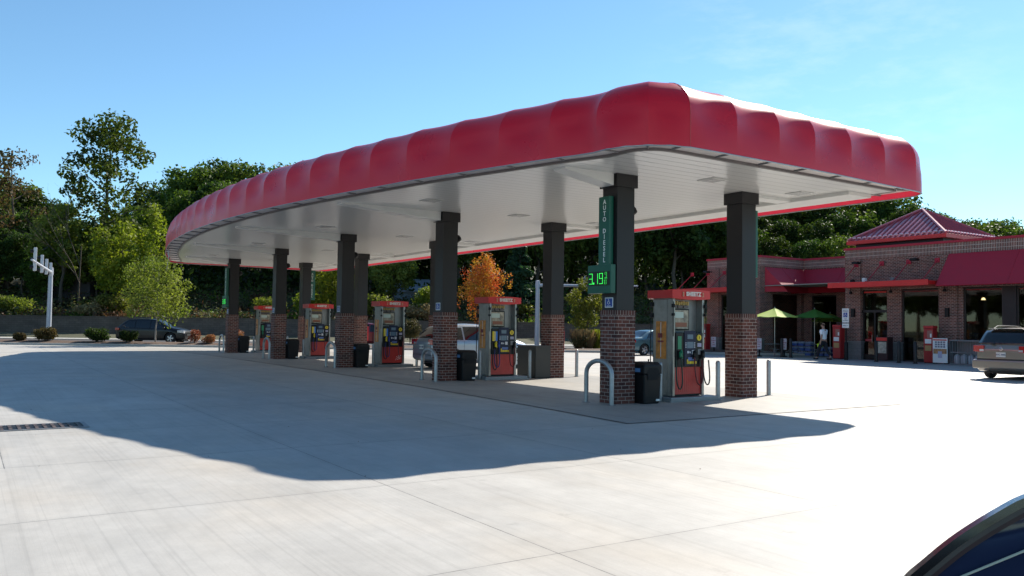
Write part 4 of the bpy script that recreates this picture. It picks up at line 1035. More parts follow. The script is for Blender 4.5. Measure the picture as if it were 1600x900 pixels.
    # dark sills and underside
    q = MB(); q.box(wheels[0]-off+r*1.1, wheels[1]-off-r*1.1, -hw*.93, hw*.93, z0-.05, z0+.02); q.box(-off+.25, off-.25, -hw*.6, hw*.6, z0-.06, z0+.01); q.build('underbody', TRIM, t)
    for s in (-1, 1):
        x = (wshield[0] if wshield else L*.7)-.28; p = S(min(wins[-1][1]-.05, x), .97, .0, s)
        q = MB(); q.box(p[0]-.09, p[0]+.04, min(p[1], p[1]+s*.20)+(0.04 if s > 0 else 0), max(p[1], p[1]+s*.20)-(0 if s > 0 else 0.04), p[2]-.02, p[2]+.13, 0, .03)
        q.box(p[0]-.02, p[0]+.02, min(p[1], p[1]+s*.1), max(p[1], p[1]+s*.1), p[2]-.01, p[2]+.04); q.build('wing_mirror', pm, t)
        q = MB()
        for wx0, wx1, *_ in wins[:2]:
            p = S(wx0+.18, 1.0, .0, s); q.box(p[0]-.08, p[0]+.08, p[1]+(0 if s > 0 else -.03), p[1]+(.03 if s > 0 else 0), p[2]-.12, p[2]-.09, 0, .008)
        q.build('door_handle', pm, t)
    # door seams
    q = MB()
    for s in (-1, 1):
        for wx0, wx1, *_ in wins:
            for xx in (wx1+.03,):
                pts = [(xx-off, s*(y+.002), z) for y, z in sec(xx)[8:14]]
                q.tube(pts, .005, 4, 0, False)
    q.build('door_seam', TRIM, body)
    if rack:
        for s in (-1, 1):
            xa, xb = rack; q = MB(); pts = []
            for i in range(9):
                x = xa+(xb-xa)*i/8; y, z = sec(x)[2]; pts.append((x-off, s*(y+.03), z+.01+(.075 if 0 < i < 8 else 0)))
            q.tube(pts, .018, 6); q.build('roof_rail', rack_m, t)
    def on_rear(nm, m_, y0, y1, za, zb2, wrap=0, proud=.012):
        """panel on the back end following the profile"""
        q = MB(); N = 5; J = 6; vs2 = []
        for j in range(J+1):
            z = za+(zb2-za)*j/J
            # x where profile reaches z
            x = 0
            while tz(x) < z+.004 and x < 1.4: x += .004
            for i in range(N+1): vs2.append((x-off-proud, y0+(y1-y0)*i/N, z))
        q.add(vs2, [((j*(N+1)+i), j*(N+1)+i+1, (j+1)*(N+1)+i+1, (j+1)*(N+1)+i) for j in range(J) for i in range(N)], 0, True)
        o = q.build(nm, m_, t); md = o.modifiers.new('s', 'SOLIDIFY'); md.thickness = -.02 if False else .02; return o
    if tails:
        for s in (-1, 1):
            ya, yb, za, zb2 = tails; q = MB(); q.box(-off-.012, -off+.10, min(s*ya, s*yb), max(s*ya, s*yb), za, zb2, 0, .012)
            q.box(-off+.09, -off+.30, s*(hw*.93)-.03, s*(hw*.93)+.045*1, za+.01, zb2-.01, 0, .01)
            o = q.build('tail_light', REDL, t)
            q = MB(); q.box(-off-.016, -off-.012, min(s*ya, s*(ya+.13)), max(s*ya, s*(ya+.13)), za+.02, za+.09); q.build('reverse_lens', CLEARL, o)
    if heads:
        for s in (-1, 1):
            ya, yb, za, zb2 = heads; q = MB(); q.box(off-.22, off-.06, min(s*ya, s*yb), max(s*ya, s*yb), za, zb2, 0, .03)
            q.box(off-.48, off-.15, s*(hw*.90)-.02, s*(hw*.90)+.045, za+.02, zb2+.02, 0, .02)
            q.build('headlight', CLEARL, t)
        q = MB(); q.box(off-.03, off+.012, -.38, .38, .52, .66, 0, .01); q.box(off-.03, off+.012, -.5, .5, .30, .40, 0, .01); q.build('grille', TRIM, t)
    if plate:
        q = MB(); q.box(-off-.022, -off-.010, -.155, .155, plate-.08, plate+.08, 0, .004); o = q.build('number_plate', mat('plate_white', (.62, .62, .60), .5), t)
        tm_ = text_mb('EYC 3686', .075, .002, .002); tm_.move(face_M((-off-.0235, 0, plate), (0, -1, 0), (0, 0, 1))); tm_.build('plate_letters', mat('plate_ink', (.03, .04, .12), .5), o)
    return t, body, S, sec, off
rack_m = mat('rack_black', (.02, .02, .02), .4)
# grey-brown minivan at the right, seen from behind
vt = [(0, .55), (.0, .98), (.05, 1.10), (.16, 1.35), (.30, 1.58), (.48, 1.71), (.95, 1.755), (2.2, 1.76), (3.05, 1.69), (3.35, 1.58), (4.12, 1.13), (4.4, 1.04), (4.9, .92), (5.08, .72), (5.1, .5)]
vb = [(0, .96), (.3, 1.02), (3.3, 1.0), (4.1, .98), (5.1, .70)]
VX, VY = 28.9, 14.2
van, vbody, vS, vsec, voff = car('minivan', 'grey-brown minivan seen from behind in front of the store windows', (VX+2.55, VY, 0), PI/2, 5.1, 1.96, vt, vb, (1.05, 4.10), .335,
    paint('taupe_paint', (.25, .23, .20), .5), [(.42, 1.55, .62, 1.55, .10, .96), (1.62, 2.72, 1.62, 2.70, .08, .96), (2.79, 3.95, 2.79, 3.28, .08, .96)], (4.08, 3.28), None, rack=(.7, 2.9), tails=(.56, .86, .92, 1.14), plate=.84, heads=(.45, .85, .62, .80))
def rear_panel(nm, m_, par, z_a, z_b, wf, top_, off, proud, sec_, J=6, N=10, zoff=0):
    q = MB(); vs2 = []
    for j in range(J+1):
        z = z_a+(z_b-z_a)*j/J; x = 0
        tab = smooth_tab(top_)
        while lerp_tab(tab, x)[0] < z and x < 1.5: x += .003
        for i in range(N+1):
            u = -1+2*i/N; y = u*wf(z); vs2.append((x-off-proud+.05*abs(u)**3, y, z))
    q.add(vs2, [((j*(N+1)+i), j*(N+1)+i+1, (j+1)*(N+1)+i+1, (j+1)*(N+1)+i) for j in range(J) for i in range(N)], 0, True)
    o = q.build(nm, m_, par); md = o.modifiers.new('s', 'SOLIDIFY'); md.thickness = .012; md.offset = 0; return o
rear_panel('rear_window', M['glassc'], van, 1.17, 1.64, lambda z: .80-.30*(z-1.17), vt, voff, .012, vsec)
q = MB(); q.box(-voff-.07, -voff+.12, -.93, .93, .36, .66, 0, .05); q.build('rear_bumper', vbody.data.materials[0], van)
q = MB(); q.box(-voff-.004, -voff+.04, -.80, .80, .655, .70, 0, .008); q.build('bumper_step', TRIM, van)
q = MB(); q.box(-voff-.02, -voff+.0, -.42, .42, .945, .965, 0, .004); q.build('garnish', vbody.data.materials[0], van)
q = MB(); q.lathe([(.048, -.003), (.058, 0), (.048, .003)], 18, (-voff-.022, 0, 1.03), 'x'); q.lathe([(.018, -.003), (.024, 0), (.018, .003)], 14, (-voff-.022, 0, 1.04), 'x'); q.build('badge', CHROME, van)
q = MB(); q.tube([(-voff+.10, .28, 1.22), (-voff+.05, .02, 1.19)], .012, 5); q.box(-voff+.0, -voff+.06, .22, .34, 1.17, 1.21, 0, .01); q.build('rear_wiper', TRIM, van)
q = MB(); q.box(-voff+.28, -voff+.62, -.55, .55, 1.70, 1.725, 0, .01); q.build('rear_spoiler', vbody.data.materials[0], van)
q = MB(); q.tube([(-voff+.1, .45, .30), (-voff+.4, .45, .28)], .03, 8); q.box(-voff+.3, -voff+1.2, -.5, .3, .18, .32, 0, .03); q.build('exhaust', TRIM, van)
# black SUV on the far road
st_ = [(0, .5), (.0, .95), (.10, 1.12), (.55, 1.50), (.75, 1.63), (1.2, 1.70), (2.2, 1.72), (2.75, 1.66), (3.05, 1.54), (3.75, 1.14), (4.35, 1.04), (4.62, .92), (4.75, .70), (4.76, .5)]
sb = [(0, .98), (.5, 1.05), (3.0, 1.0), (3.7, 1.0), (4.76, .7)]
suvw = [(.45, 1.35, .80, 1.35, .12, .95), (1.42, 2.38, 1.42, 2.38, .08, .95), (2.45, 3.60, 2.45, 3.02, .08, .95)]
p = at_v(244, 58.2)
car('black_suv', 'black SUV driving on the far road behind the young tree at the left', (p.x, p.y, 0), rad(90)+YAW, 4.76, 1.90, st_, sb, (.88, 3.82), .37,
    mat('black_paint', (.006, .006, .008), .3, 0, .35, coat=.25), suvw, (3.72, 3.08), (.16, .62), rack=(.8, 2.9), tails=(.5, .84, .88, 1.05), heads=(.5, .84, .72, .90), plate=.7)
# silver SUV parked at the middle pump
s2t = [(0, .5), (.0, .92), (.08, 1.06), (.42, 1.42), (.60, 1.56), (1.0, 1.63), (1.9, 1.65), (2.5, 1.58), (2.8, 1.46), (3.4, 1.10), (3.9, 1.00), (4.18, .88), (4.30, .66), (4.31, .5)]
s2b = [(0, .95), (.5, 1.04), (2.8, .98), (3.4, .96), (4.31, .66)]
s2w = [(.45, 1.20, .72, 1.20, .12, .95), (1.27, 2.15, 1.27, 2.15, .08, .95), (2.22, 3.28, 2.22, 2.78, .08, .95)]
car('silver_suv', 'silver white SUV parked across the lane behind the second nearest brick column', (13.75+2.15, 26.65, 0), PI/2, 4.31, 1.82, s2t, s2b, (.80, 3.45), .35,
    paint('silver_paint', (.30, .34, .41), .5), s2w, (3.38, 2.82), (.12, .50), tails=(.48, .82, .86, 1.06), heads=(.45, .8, .68, .85), plate=.78)
# teal sedan
s3t = [(0, .5), (.0, .86), (.10, .98), (.62, 1.04), (.80, 1.10), (1.35, 1.40), (1.75, 1.47), (2.4, 1.475), (2.75, 1.40), (3.45, 1.02), (4.1, .90), (4.45, .76), (4.58, .60), (4.6, .5)]
s3b = [(0, .90), (.7, .95), (3.3, .90), (4.6, .62)]
s3w = [(1.05, 1.45, 1.35, 1.45, .15, .95), (1.50, 2.28, 1.50, 2.28, .08, .95), (2.34, 3.25, 2.34, 2.74, .08, .95)]
car('teal_sedan', 'teal sedan parked near the store beyond the nearest pump', (30.9+2.3, 35.6, 0), PI/2, 4.6, 1.76, s3t, s3b, (.92, 3.62), .32,
    paint('teal_paint', (.07, .15, .18), .5), s3w, (3.40, 2.80), (.68, 1.32), tails=(.4, .78, .72, .90), heads=(.4, .78, .62, .76))
# red pickup-like car far away between the columns
p = at_v(581, 57.0)
car('red_hatchback', 'dark red hatchback far behind the pumps, mostly hidden', (p.x, p.y, 0), rad(90)+YAW, 4.31, 1.80, s2t, s2b, (.80, 3.45), .35,
    paint('red_paint', (.20, .012, .02), .3), s2w, (3.38, 2.82), (.12, .50), tails=(.48, .82, .86, 1.06), heads=(.45, .8, .68, .85))
# black car right beside the camera: only its open rear door reaches into the picture
HX = V(1.75, .80, 0)
hd = PI/2                                   # nose towards +x of the world
fw = Vector((1, 0, 0)); lf = Vector((0, 1, 0))
s4t = [(0, .5), (.0, .86), (.10, .98), (.62, 1.04), (.80, 1.08), (1.45, 1.40), (1.85, 1.455), (2.35, 1.46), (2.75, 1.395), (3.5, .99), (4.1, .89), (4.45, .76), (4.62, .60), (4.64, .5)]
cpos = HX - fw*(2.28-2.32) - lf*.90
NEAR, nb, _, _, _ = car('black_sedan', 'black sedan right beside the camera, its open rear door cutting the bottom right corner', (cpos.x, cpos.y, 0), hd, 4.64, 1.80, s4t, [(0, .90), (.7, .95), (3.4, .90), (4.64, .62)], (.92, 3.64), .32,
    paint('near_black_paint', (.010, .009, .010), .2, .15), s3w, (3.44, 2.80), (.68, 1.32), tails=(.4, .78, .72, .90), heads=(.4, .78, .62, .76))
E0 = V(.50, 1.10, 0); H0 = HX
dv = (H0-E0).normalized(); dn = dv.cross(Vector((0, 0, 1)))
def on_door(px, py):
    r = ray(px, py); o = Vector((0, 0, EYE)); t_ = (E0-o).dot(dn)/r.dot(dn); p = o+r*t_; return ((p-E0).dot(dv), p.z)
edge = [on_door(*p) for p in [(1360, 1010), (1378, 950), (1415, 900), (1440, 880), (1480, 846), (1520, 819), (1560, 795), (1600, 773)]]
last = edge[-1]
edge += [(last[0]+.08, last[1]+.030), (last[0]+.20, last[1]+.050), (last[0]+.36, last[1]+.052), (last[0]+.60, last[1]+.03), (last[0]+.80, last[1]+.0)]
Lx = edge[-1][0]; edge = smooth_tab(edge, 2)
def strip(mb, pts, inset0, inset1, y0, y1):
    """ribbon following pts, between two inward offsets, thick from y0 to y1"""
    A, B = [], []
    for k, p in enumerate(pts):
        a, b_ = pts[max(0, k-1)], pts[min(len(pts)-1, k+1)]; d = Vector((b_[0]-a[0], b_[1]-a[1], 0)).normalized(); n_ = Vector((d.y, -d.x, 0))
        A.append((p[0]+n_.x*inset0, p[1]+n_.y*inset0)); B.append((p[0]+n_.x*inset1, p[1]+n_.y*inset1))
    n = len(A); vs2 = [(x, y0, z) for x, z in A]+[(x, y0, z) for x, z in B]+[(x, y1, z) for x, z in A]+[(x, y1, z) for x, z in B]; fs2 = []
    for k in range(n-1): fs2 += [(k, k+1, n+k+1, n+k), (2*n+k+1, 2*n+k, 3*n+k, 3*n+k+1), (k+1, k, 2*n+k, 2*n+k+1), (n+k, n+k+1, 3*n+k+1, 3*n+k)]
    mb.add(vs2, fs2, 0, True); return B
DM = Matrix((dv, dn, Vector((0, 0, 1)))).transposed().to_4x4(); DM.translation = E0
NI = Matrix.Translation(NEAR.location) @ Matrix.Rotation(NEAR.rotation_euler.z, 4, 'Z'); DL = NI.inverted() @ DM
mb = MB(); strip(mb, edge, .0, .010, -.008, .008); mb.move(DL); door = mb.build('open_door', bpy.data.materials['near_black_paint'], NEAR)
mb = MB(); strip(mb, edge, .0101, .0165, -.006, .006); mb.move(DL); mb.build('rubber_seal', mat('door_seal_grey', (.05, .05, .05), .35), door)
mb = MB(); B = strip(mb, edge, .0160, .022, -.005, .005); B = strip(MB(), edge, .0, .0175, 0, .001); mb.move(DL); mb.build('inner_frame', mat('door_frame_plum', (.025, .012, .018), .3), door)
zb_ = .93; poly = [p for p in B if p[1] > zb_]; poly = poly+[(Lx-.03, zb_), (poly[0][0], zb_)]
mb = MB(); n = len(poly); tilt = .0
mb.add([(x, -.004+tilt*(z-1.2), z) for x, z in poly]+[(x, .0+tilt*(z-1.2), z) for x, z in poly], [tuple(range(n)), tuple(reversed(range(n, 2*n)))]+[(k, (k+1) % n, n+(k+1) % n, n+k) for k in range(n)]); mb.move(DL)
mb.build('door_window', mat('door_glass', (.012, .022, .06), .03, 0, .9), door)
pa = [on_door(*p) for p in [(1420, 935), (1505, 897), (1600, 858), (1700, 818), (1800, 785)]]
mb = MB(); mb.tube([(x, .006, z) for x, z in pa], .0016, 6); mb.move(DL); mb.build('glass_edge', mat('pale_glass_edge', (.45, .5, .42), .3), door)
mb = MB(); mb.box(-.10, Lx, -.05, .05, .28, zb_, 0, .03); mb.move(DL); mb.build('door_skin', bpy.data.materials['near_black_paint'], door)
# ------------------------------------------------------------------ vegetation
def leaf_mat(name, c1, c2, trans=.35, tc=None, scale=.5, rough=.55):
    m = bpy.data.materials.new(name); m.use_nodes = True; nt = m.node_tree; l = nt.links; b = nt.nodes['Principled BSDF']
    g = node(nt, 'NewGeometry'); oi = node(nt, 'ObjectInfo')
    n1 = node(nt, 'TexNoise'); n1.inputs['Scale'].default_value = scale; n1.inputs['Detail'].default_value = 3; l.new(g.outputs['Position'], n1.inputs['Vector'])
    ad = node(nt, 'Math', operation='MULTIPLY_ADD'); l.new(g.outputs['Random Per Island'], ad.inputs[0]); ad.inputs[1].default_value = .55
    mr = node(nt, 'MapRange'); l.new(n1.outputs['Fac'], mr.inputs['Value']); mr.inputs['From Min'].default_value = .35; mr.inputs['From Max'].default_value = .65; mr.inputs['To Min'].default_value = -.1; mr.inputs['To Max'].default_value = .5
    l.new(mr.outputs[0], ad.inputs[2])
    mx_ = node(nt, 'Mix', data_type='RGBA'); mx_.inputs[6].default_value = (*c1, 1); mx_.inputs[7].default_value = (*c2, 1); l.new(ad.outputs[0], mx_.inputs[0])
    hs = node(nt, 'HueSaturation'); l.new(mx_.outputs[2], hs.inputs['Color'])
    r1 = node(nt, 'MapRange'); l.new(oi.outputs['Random'], r1.inputs['Value']); r1.inputs['To Min'].default_value = .8; r1.inputs['To Max'].default_value = 1.2; l.new(r1.outputs[0], hs.inputs['Value'])
    r2 = node(nt, 'MapRange'); l.new(oi.outputs['Random'], r2.inputs['Value']); r2.inputs['To Min'].default_value = .485; r2.inputs['To Max'].default_value = .515; l.new(r2.outputs[0], hs.inputs['Hue'])
    l.new(hs.outputs[0], b.inputs['Base Color']); b.inputs['Roughness'].default_value = rough; b.inputs['Specular IOR Level'].default_value = .12
    t = node(nt, 'BsdfTranslucent'); sc = node(nt, 'VectorMath', operation='MULTIPLY'); l.new(hs.outputs[0], sc.inputs[0]); sc.inputs[1].default_value = tc or (1.5, 1.7, .7); l.new(sc.outputs[0], t.inputs['Color'])
    ms = node(nt, 'MixShader'); ms.inputs[0].default_value = trans; l.new(b.outputs[0], ms.inputs[1]); l.new(t.outputs[0], ms.inputs[2]); l.new(ms.outputs[0], nt.nodes['Material Output'].inputs[0])
    return m
LM = dict(
    bronze=leaf_mat('bronze_leaves', (.050, .060, .020), (.15, .085, .040), .3, (1.2, 1.2, .7)),
    dark=leaf_mat('dark_green_leaves', (.018, .036, .010), (.060, .090, .020)),
    mid=leaf_mat('mid_green_leaves', (.036, .062, .014), (.115, .155, .028)),
    bright=leaf_mat('yellow_green_leaves', (.09, .12, .016), (.24, .25, .03), .4),
    young=leaf_mat('young_tree_leaves', (.075, .10, .020), (.20, .20, .045), .4),
    autumn=leaf_mat('maple_leaves', (.44, .035, .03), (.37, .25, .035), .4, (1.3, 1.2, .7), .75),
    russet=leaf_mat('russet_leaves', (.09, .055, .03), (.15, .085, .05), .3, (1.2, 1.1, .7)),
    conifer=leaf_mat('conifer_needles', (.014, .034, .018), (.040, .075, .035), .2),
    shrub=leaf_mat('shrub_leaves', (.050, .050, .018), (.12, .085, .035), .3, (1.2, 1.2, .6), 2),
    reds=leaf_mat('red_shrub_leaves', (.26, .06, .045), (.30, .17, .08), .3, (1.2, 1.1, .7), 2),
    scrub=leaf_mat('bank_scrub_leaves', (.050, .062, .028), (.125, .115, .055), .3, (1.2, 1.2, .7), .25),
    straw=leaf_mat('dry_grass', (.20, .13, .07), (.30, .23, .11), .3, (1.1, 1.1, .8), 1.5),
)
def leaves(rng, clumps, per, size, flat=.0, aspect=.6, shell=.55):
    """leaf cards spread through ellipsoid clumps. clumps: (x, y, z, rx, ry, rz, weight)"""
    C_ = np.array(clumps, float); n = (C_[:, 6]*per).astype(int); idx = np.repeat(np.arange(len(C_)), n); N = len(idx)
    d = rng.normal(size=(N, 3)); d /= np.linalg.norm(d, axis=1)[:, None]
    r = rng.uniform(shell**3, 1, N)**(1/3); r *= 1+rng.normal(0, .17, N)
    c = C_[idx, :3]+d*C_[idx, 3:6]*r[:, None]
    nr = d*.5+rng.normal(size=(N, 3))*.6+np.array([0, 0, .35]); nr /= np.linalg.norm(nr, axis=1)[:, None]
    a = np.cross(nr, rng.normal(size=(N, 3))); a /= np.linalg.norm(a, axis=1)[:, None]; b = np.cross(nr, a)
    s = size*rng.uniform(.6, 1.3, N)[:, None]
    q = np.stack([c-a*s, c-b*s*aspect, c+a*s, c+b*s*aspect], 1).reshape(-1, 3)
    return q
def quad_mesh(name, q, m):
    n = len(q)//4; me = bpy.data.meshes.new(name)
    me.vertices.add(len(q)); me.vertices.foreach_set('co', np.asarray(q, np.float32).ravel())
    me.loops.add(len(q)); me.loops.foreach_set('vertex_index', np.arange(len(q), dtype=np.int32))
    me.polygons.add(n); me.polygons.foreach_set('loop_start', np.arange(0, len(q), 4, dtype=np.int32)); 
    me.materials.append(m); me.update(calc_edges=True); me.validate(); return me
def mesh_obj(name, me, parent=None):
    o = bpy.data.objects.new(name, me); scene.collection.objects.link(o); o.parent = parent; return o
def limbs(rng, H, clumps, r0, lean=0, base=.0, n=9, top=.9, wob=.02):
    mb = MB(); pts = []; K_ = 8
    for k in range(K_+1):
        z = H*top*k/K_; pts.append(Vector((lean*k/K_+rng.normal()*wob*H*.3*(k > 0), rng.normal()*wob*H*.3*(k > 0), z-base)))
    mb.tube(pts, [r0*(1-.85*k/K_)*(1.25 if k == 0 else 1) for k in range(K_+1)], 8)
    order = rng.permutation(len(clumps))[:n]
    for i in order:
        c = Vector(clumps[i][:3]); z0 = max(H*.18, min(H*top*.95, c.z-.45*math.hypot(c.x, c.y)-.3))
        f = z0/(H*top)*K_; k = int(min(K_-1, f)); s = pts[k].lerp(pts[k+1], f-k); mid = s.lerp(c, .5)+Vector((rng.normal()*.15, rng.normal()*.15, .12*(c-s).length))
        rr = r0*(1-.8*z0/H)*.5; mb.tube([s, mid, c], [rr, rr*.6, rr*.2], 5)
    return mb
def tree_proto(name, label, seed, H, R, lm, kind='round', per=150, size=.32, n=26, cb=.22, r0=.25, bark='bark', loc=(0, 0, 0), group=None, wob=.02):
    rng = np.random.default_rng(seed); cl = []
    if kind == 'cone':
        for k in range(n):
            f = (k+.5)/n; z = H*(cb+(1-cb)*f); rr = R*(1-f)**.85+.12
            m_ = max(2, int(5*(1-f)+1))
            for j in range(m_):
                a = rng.uniform(0, 2*PI); d = rr*rng.uniform(.45, .8); cl.append((d*math.cos(a), d*math.sin(a), z-.15*d, rr*.42, rr*.42, H/n*.9, 1/m_*1.6*(1-f*.5)))
    elif kind == 'vase':
        for k in range(n):
            a = rng.uniform(0, 2*PI); f = rng.uniform(0, 1); d = R*(.25+.75*f)*rng.uniform(.2, 1); z = H*(cb+(1-cb)*rng.uniform(.05, .95)*(1-.35*(d/R)**2))
            if d/R > .45 and z < H*.4: z += H*.18
            cl.append((d*math.cos(a), d*math.sin(a), z, R*.20, R*.20, H*.10, 1))
    elif kind == 'tall':
        for k in range(n):
            f = k/(n-1); z = H*(cb+(.97-cb)*f); a = rng.uniform(0, 2*PI)+k*2.4; w = R*(.55+.55*math.sin(PI*(f*.8+.12)))*rng.uniform(.45, 1.0); s = rng.uniform(.55, 1.15)
            cl.append((w*math.cos(a), w*math.sin(a), z, R*.34*s, R*.34*s, R*.26*s, s*s))
        cl.append((0, 0, H*.96, R*.42, R*.42, R*.35, 1.4))
    else:
        for k in range(n):
            f = (k+.5)/n; ph = math.acos(1-1.75*f); a = k*2.39996+rng.normal()*.25
            s = rng.uniform(.5, 1.15)*(26/max(26, n))**.25; rr = R*rng.uniform(.55, .98); x = rr*math.sin(ph)*math.cos(a); y = rr*math.sin(ph)*math.sin(a); z = H*(cb+(1-cb)*.5)+(H*(1-cb)*.5)*.84*math.cos(ph)+rng.normal()*.03*H
            s2 = rng.uniform(.8, 1.2); cl.append((x, y, z, R*.30*s*s2, R*.30*s/s2, R*.30*s, s*s))
        for k in range(n//5):
            a = rng.uniform(0, 2*PI); cl.append((R*.3*math.cos(a), R*.3*math.sin(a), H*(cb+(1-cb)*rng.uniform(.3, .7)), R*.4, R*.4, R*.35, 1))
    t = thing(name, label, 'tree', loc, 0, group)
    mesh_obj('crown', quad_mesh(name+'_crown', leaves(rng, cl, per, size), LM[lm]), t)
    limbs(rng, H, cl, r0, n=min(12, n//2), wob=wob).build('trunk', M[bark], t, uv=False)
    return t
rr_ = random.Random(11)
WOOD_A = 'trees of the wood behind the store and canopy'
WOOD_B = 'trees on the hill at the left'
protos = [tree_proto('broadleaf_tree', 'dense dark green tree in the wood behind the store', 1, 15, 5.2, 'dark', per=240, size=.27, n=52, group=WOOD_A, loc=V(20, 96)),
          tree_proto('broadleaf_tree', 'dense mid green tree in the wood behind the store', 2, 16, 5.8, 'mid', per=240, size=.27, n=56, group=WOOD_A, loc=V(30, 100)),
          tree_proto('broadleaf_tree', 'dense dark green tree in the wood behind the store', 3, 18, 5.0, 'dark', per=240, size=.27, n=60, group=WOOD_A, loc=V(40, 100)),
          tree_proto('broadleaf_tree', 'dense mid green tree in the wood behind the store', 4, 13, 5.0, 'mid', per=240, size=.26, n=46, cb=.12, group=WOOD_A, loc=V(48, 98))]
pk = [list(p.children) for p in protos]
def put(k, u, v, s, zs=1, label=None, group=None):
    p = V(u, v); c = dup(protos[k], (p.x, p.y, p.z-.2), rr_.uniform(0, 6.28), (s, s, s*zs), label, group, ch=pk[k]); return c
PROTO_LOC = {0: (18, 92, 1.0), 1: (10, 101, 1.0), 2: (24, 98, 1.0), 3: (3, 97, 1.0)}
for k, (u, v, s) in PROTO_LOC.items(): protos[k].location = V(u, v); protos[k].scale = (s, s, s)
LA = {0: 'dense dark green tree in the wood behind the store', 1: 'dense mid green tree in the wood behind the store', 2: 'dense dark green tree in the wood behind the store', 3: 'dense mid green tree in the wood behind the store'}
# skyline from the photo: (px, top y). Trees stand so their tops touch this line.
def sky_y(px, tab):
    return lerp_tab(tab, px)[0]
SK = [(-40, 300), (60, 320), (200, 322), (215, 292), (260, 290), (300, 262), (330, 252), (380, 252), (410, 272), (440, 252), (495, 244), (520, 258), (545, 234), (590, 250), (640, 250), (900, 262), (1100, 286), (1240, 302), (1330, 305), (1400, 300), (1440, 316), (1480, 332), (1500, 340), (1540, 336), (1600, 346), (1680, 348), (1800, 350)]
HT = {0: 15, 1: 16, 2: 18, 3: 13}
def by_sky(px, v, k, tab=SK, lab=None, grp=None, dz=0):
    u = (px-800)/1300*v; base = V(u, v); hor = 507.9+(px-800)*math.tan(ROLL)
    zt = 1.6+(hor-sky_y(px, tab)-dz)/1300*v; h = zt-base.z
    s = max(.45, h/HT[k]); zs = 1
    if s > 1.25: zs = s/1.25; s = 1.25
    return put(k, u, v, s, zs, lab, grp)
for row, v0, step, dz in ((0, 118, 42, 0), (1, 108, 46, 28), (2, 98, 50, 60)):
    px = 470+row*13
    while px < 1760:
        v = v0+rr_.uniform(-3, 3); k = rr_.randrange(4)
        right = px > 1180
        if right: v -= 6
        by_sky(px+rr_.uniform(-8, 8), v, k, lab=LA[k], grp=WOOD_A, dz=dz+rr_.uniform(-6, 10)*(1 if row else .6)); px += step*rr_.uniform(.8, 1.15)
px = 1420
while px < 1720:
    k = rr_.randrange(4); by_sky(px, 106+rr_.uniform(-4, 4), k, lab=LA[k], grp=WOOD_A, dz=rr_.uniform(-3, 10)); px += 24
LB = {0: 'dense dark tree on the hill behind the left end of the canopy', 1: 'dense mid green tree on the hill behind the left end of the canopy'}
for row, v0, step, dz in ((0, 130, 34, 0), (1, 116, 38, 26), (2, 102, 42, 62)):
    px = 208+row*11
    while px < 480:
        k = rr_.randrange(4); by_sky(px, v0+rr_.uniform(-3, 3), k, lab=LB[k % 2], grp=WOOD_B, dz=dz+rr_.uniform(-5, 8)); px += step*rr_.uniform(.8, 1.15)
LC = {0: 'dark shaded tree in the thicket at the far left', 1: 'olive green tree in the thicket at the far left'}
SKL = [(-60, 262), (0, 268), (25, 292), (45, 286), (75, 300), (100, 322), (140, 338), (210, 345)]
for row, v0, step, dz in ((0, 104, 40, 0), (1, 97, 36, 40), (2, 91, 38, 85)):
    px = -70+row*14
    while px < 215:
        k = rr_.randrange(4); by_sky(px, v0+rr_.uniform(-2, 2), k, SKL, LC[k % 2], 'thicket trees at the far left', dz=dz+rr_.uniform(-5, 10)); px += step*rr_.uniform(.8, 1.1)
for j, (u, v, k) in enumerate([(-78, -14, 0), (-82, -4, 1), (-76, 6, 2), (-83, 15, 3), (-77, 24, 0), (-84, 33, 1), (-78, 42, 2), (-80, 52, 3), (-76, 62, 0), (-84, 70, 1), (-92, 10, 2), (-93, 28, 0), (-92, 46, 1), (-72, 1, 3), (-71, 19, 1), (-72, 29, 0), (-73, 38, 2), (-71, 57, 1), (-91, 1, 0), (-90, 19, 3), (-91, 37, 2), (-90, 56, 0), (-73, -9, 2)]):
    put(k, u, v, .8+.05*(j % 4), 1, 'tree in the row along the far left side of the lot', 'trees along the left side of the lot')
# single trees that stand out
def solo(px, v, **k):
    hor = 507.9+(px-800)*math.tan(ROLL); u = (px-800)/1300*v; b_ = V(u, v); zt = 1.6+(hor-k.pop('top'))/1300*v
    return tree_proto(loc=(b_.x, b_.y, b_.z-.1), H=zt-b_.z, **k)
solo(163, 92, top=178, name='tall_oak', label='tallest tree at the left, sparse lobed crown against the sky', seed=21, R=4.2, lm='mid', kind='tall', per=165, size=.24, n=54, cb=.24, r0=.36)
solo(12, 95, top=232, name='thin_topped_tree', label='tree with thin reddish brown top at the left edge', seed=22, R=3.3, lm='bronze', kind='tall', per=90, size=.20, n=34, cb=.35, r0=.25)
solo(190, 84, top=345, name='yellow_green_tree', label='bright yellow-green tree below the tallest tree', seed=23, R=3.4, lm='bright', per=300, size=.17, n=30, cb=.15, r0=.14)
solo(95, 88, top=312, name='olive_tree_crown', label='olive green rounded tree just left of the tallest tree', seed=24, R=3.2, lm='young', per=240, size=.2, n=28, cb=.2, r0=.2)
solo(238, 82, top=318, name='sapling', label='loose yellow-green sapling touching the left tip of the canopy', seed=25, R=2.1, lm='bright', kind='vase', per=70, size=.14, n=40, cb=.25, r0=.1)
solo(246, 52.2, top=402, name='young_street_tree', label='young green tree on the mulch bed in front of the black SUV', seed=26, R=2.1, lm='young', per=200, size=.085, n=32, cb=.22, r0=.055, bark='barkl')
solo(755, 70.5, top=396, name='autumn_maple', label='red and orange autumn maple beyond the pumps', seed=27, R=2.5, lm='autumn', kind='vase', per=75, size=.085, n=110, cb=.12, r0=.12)
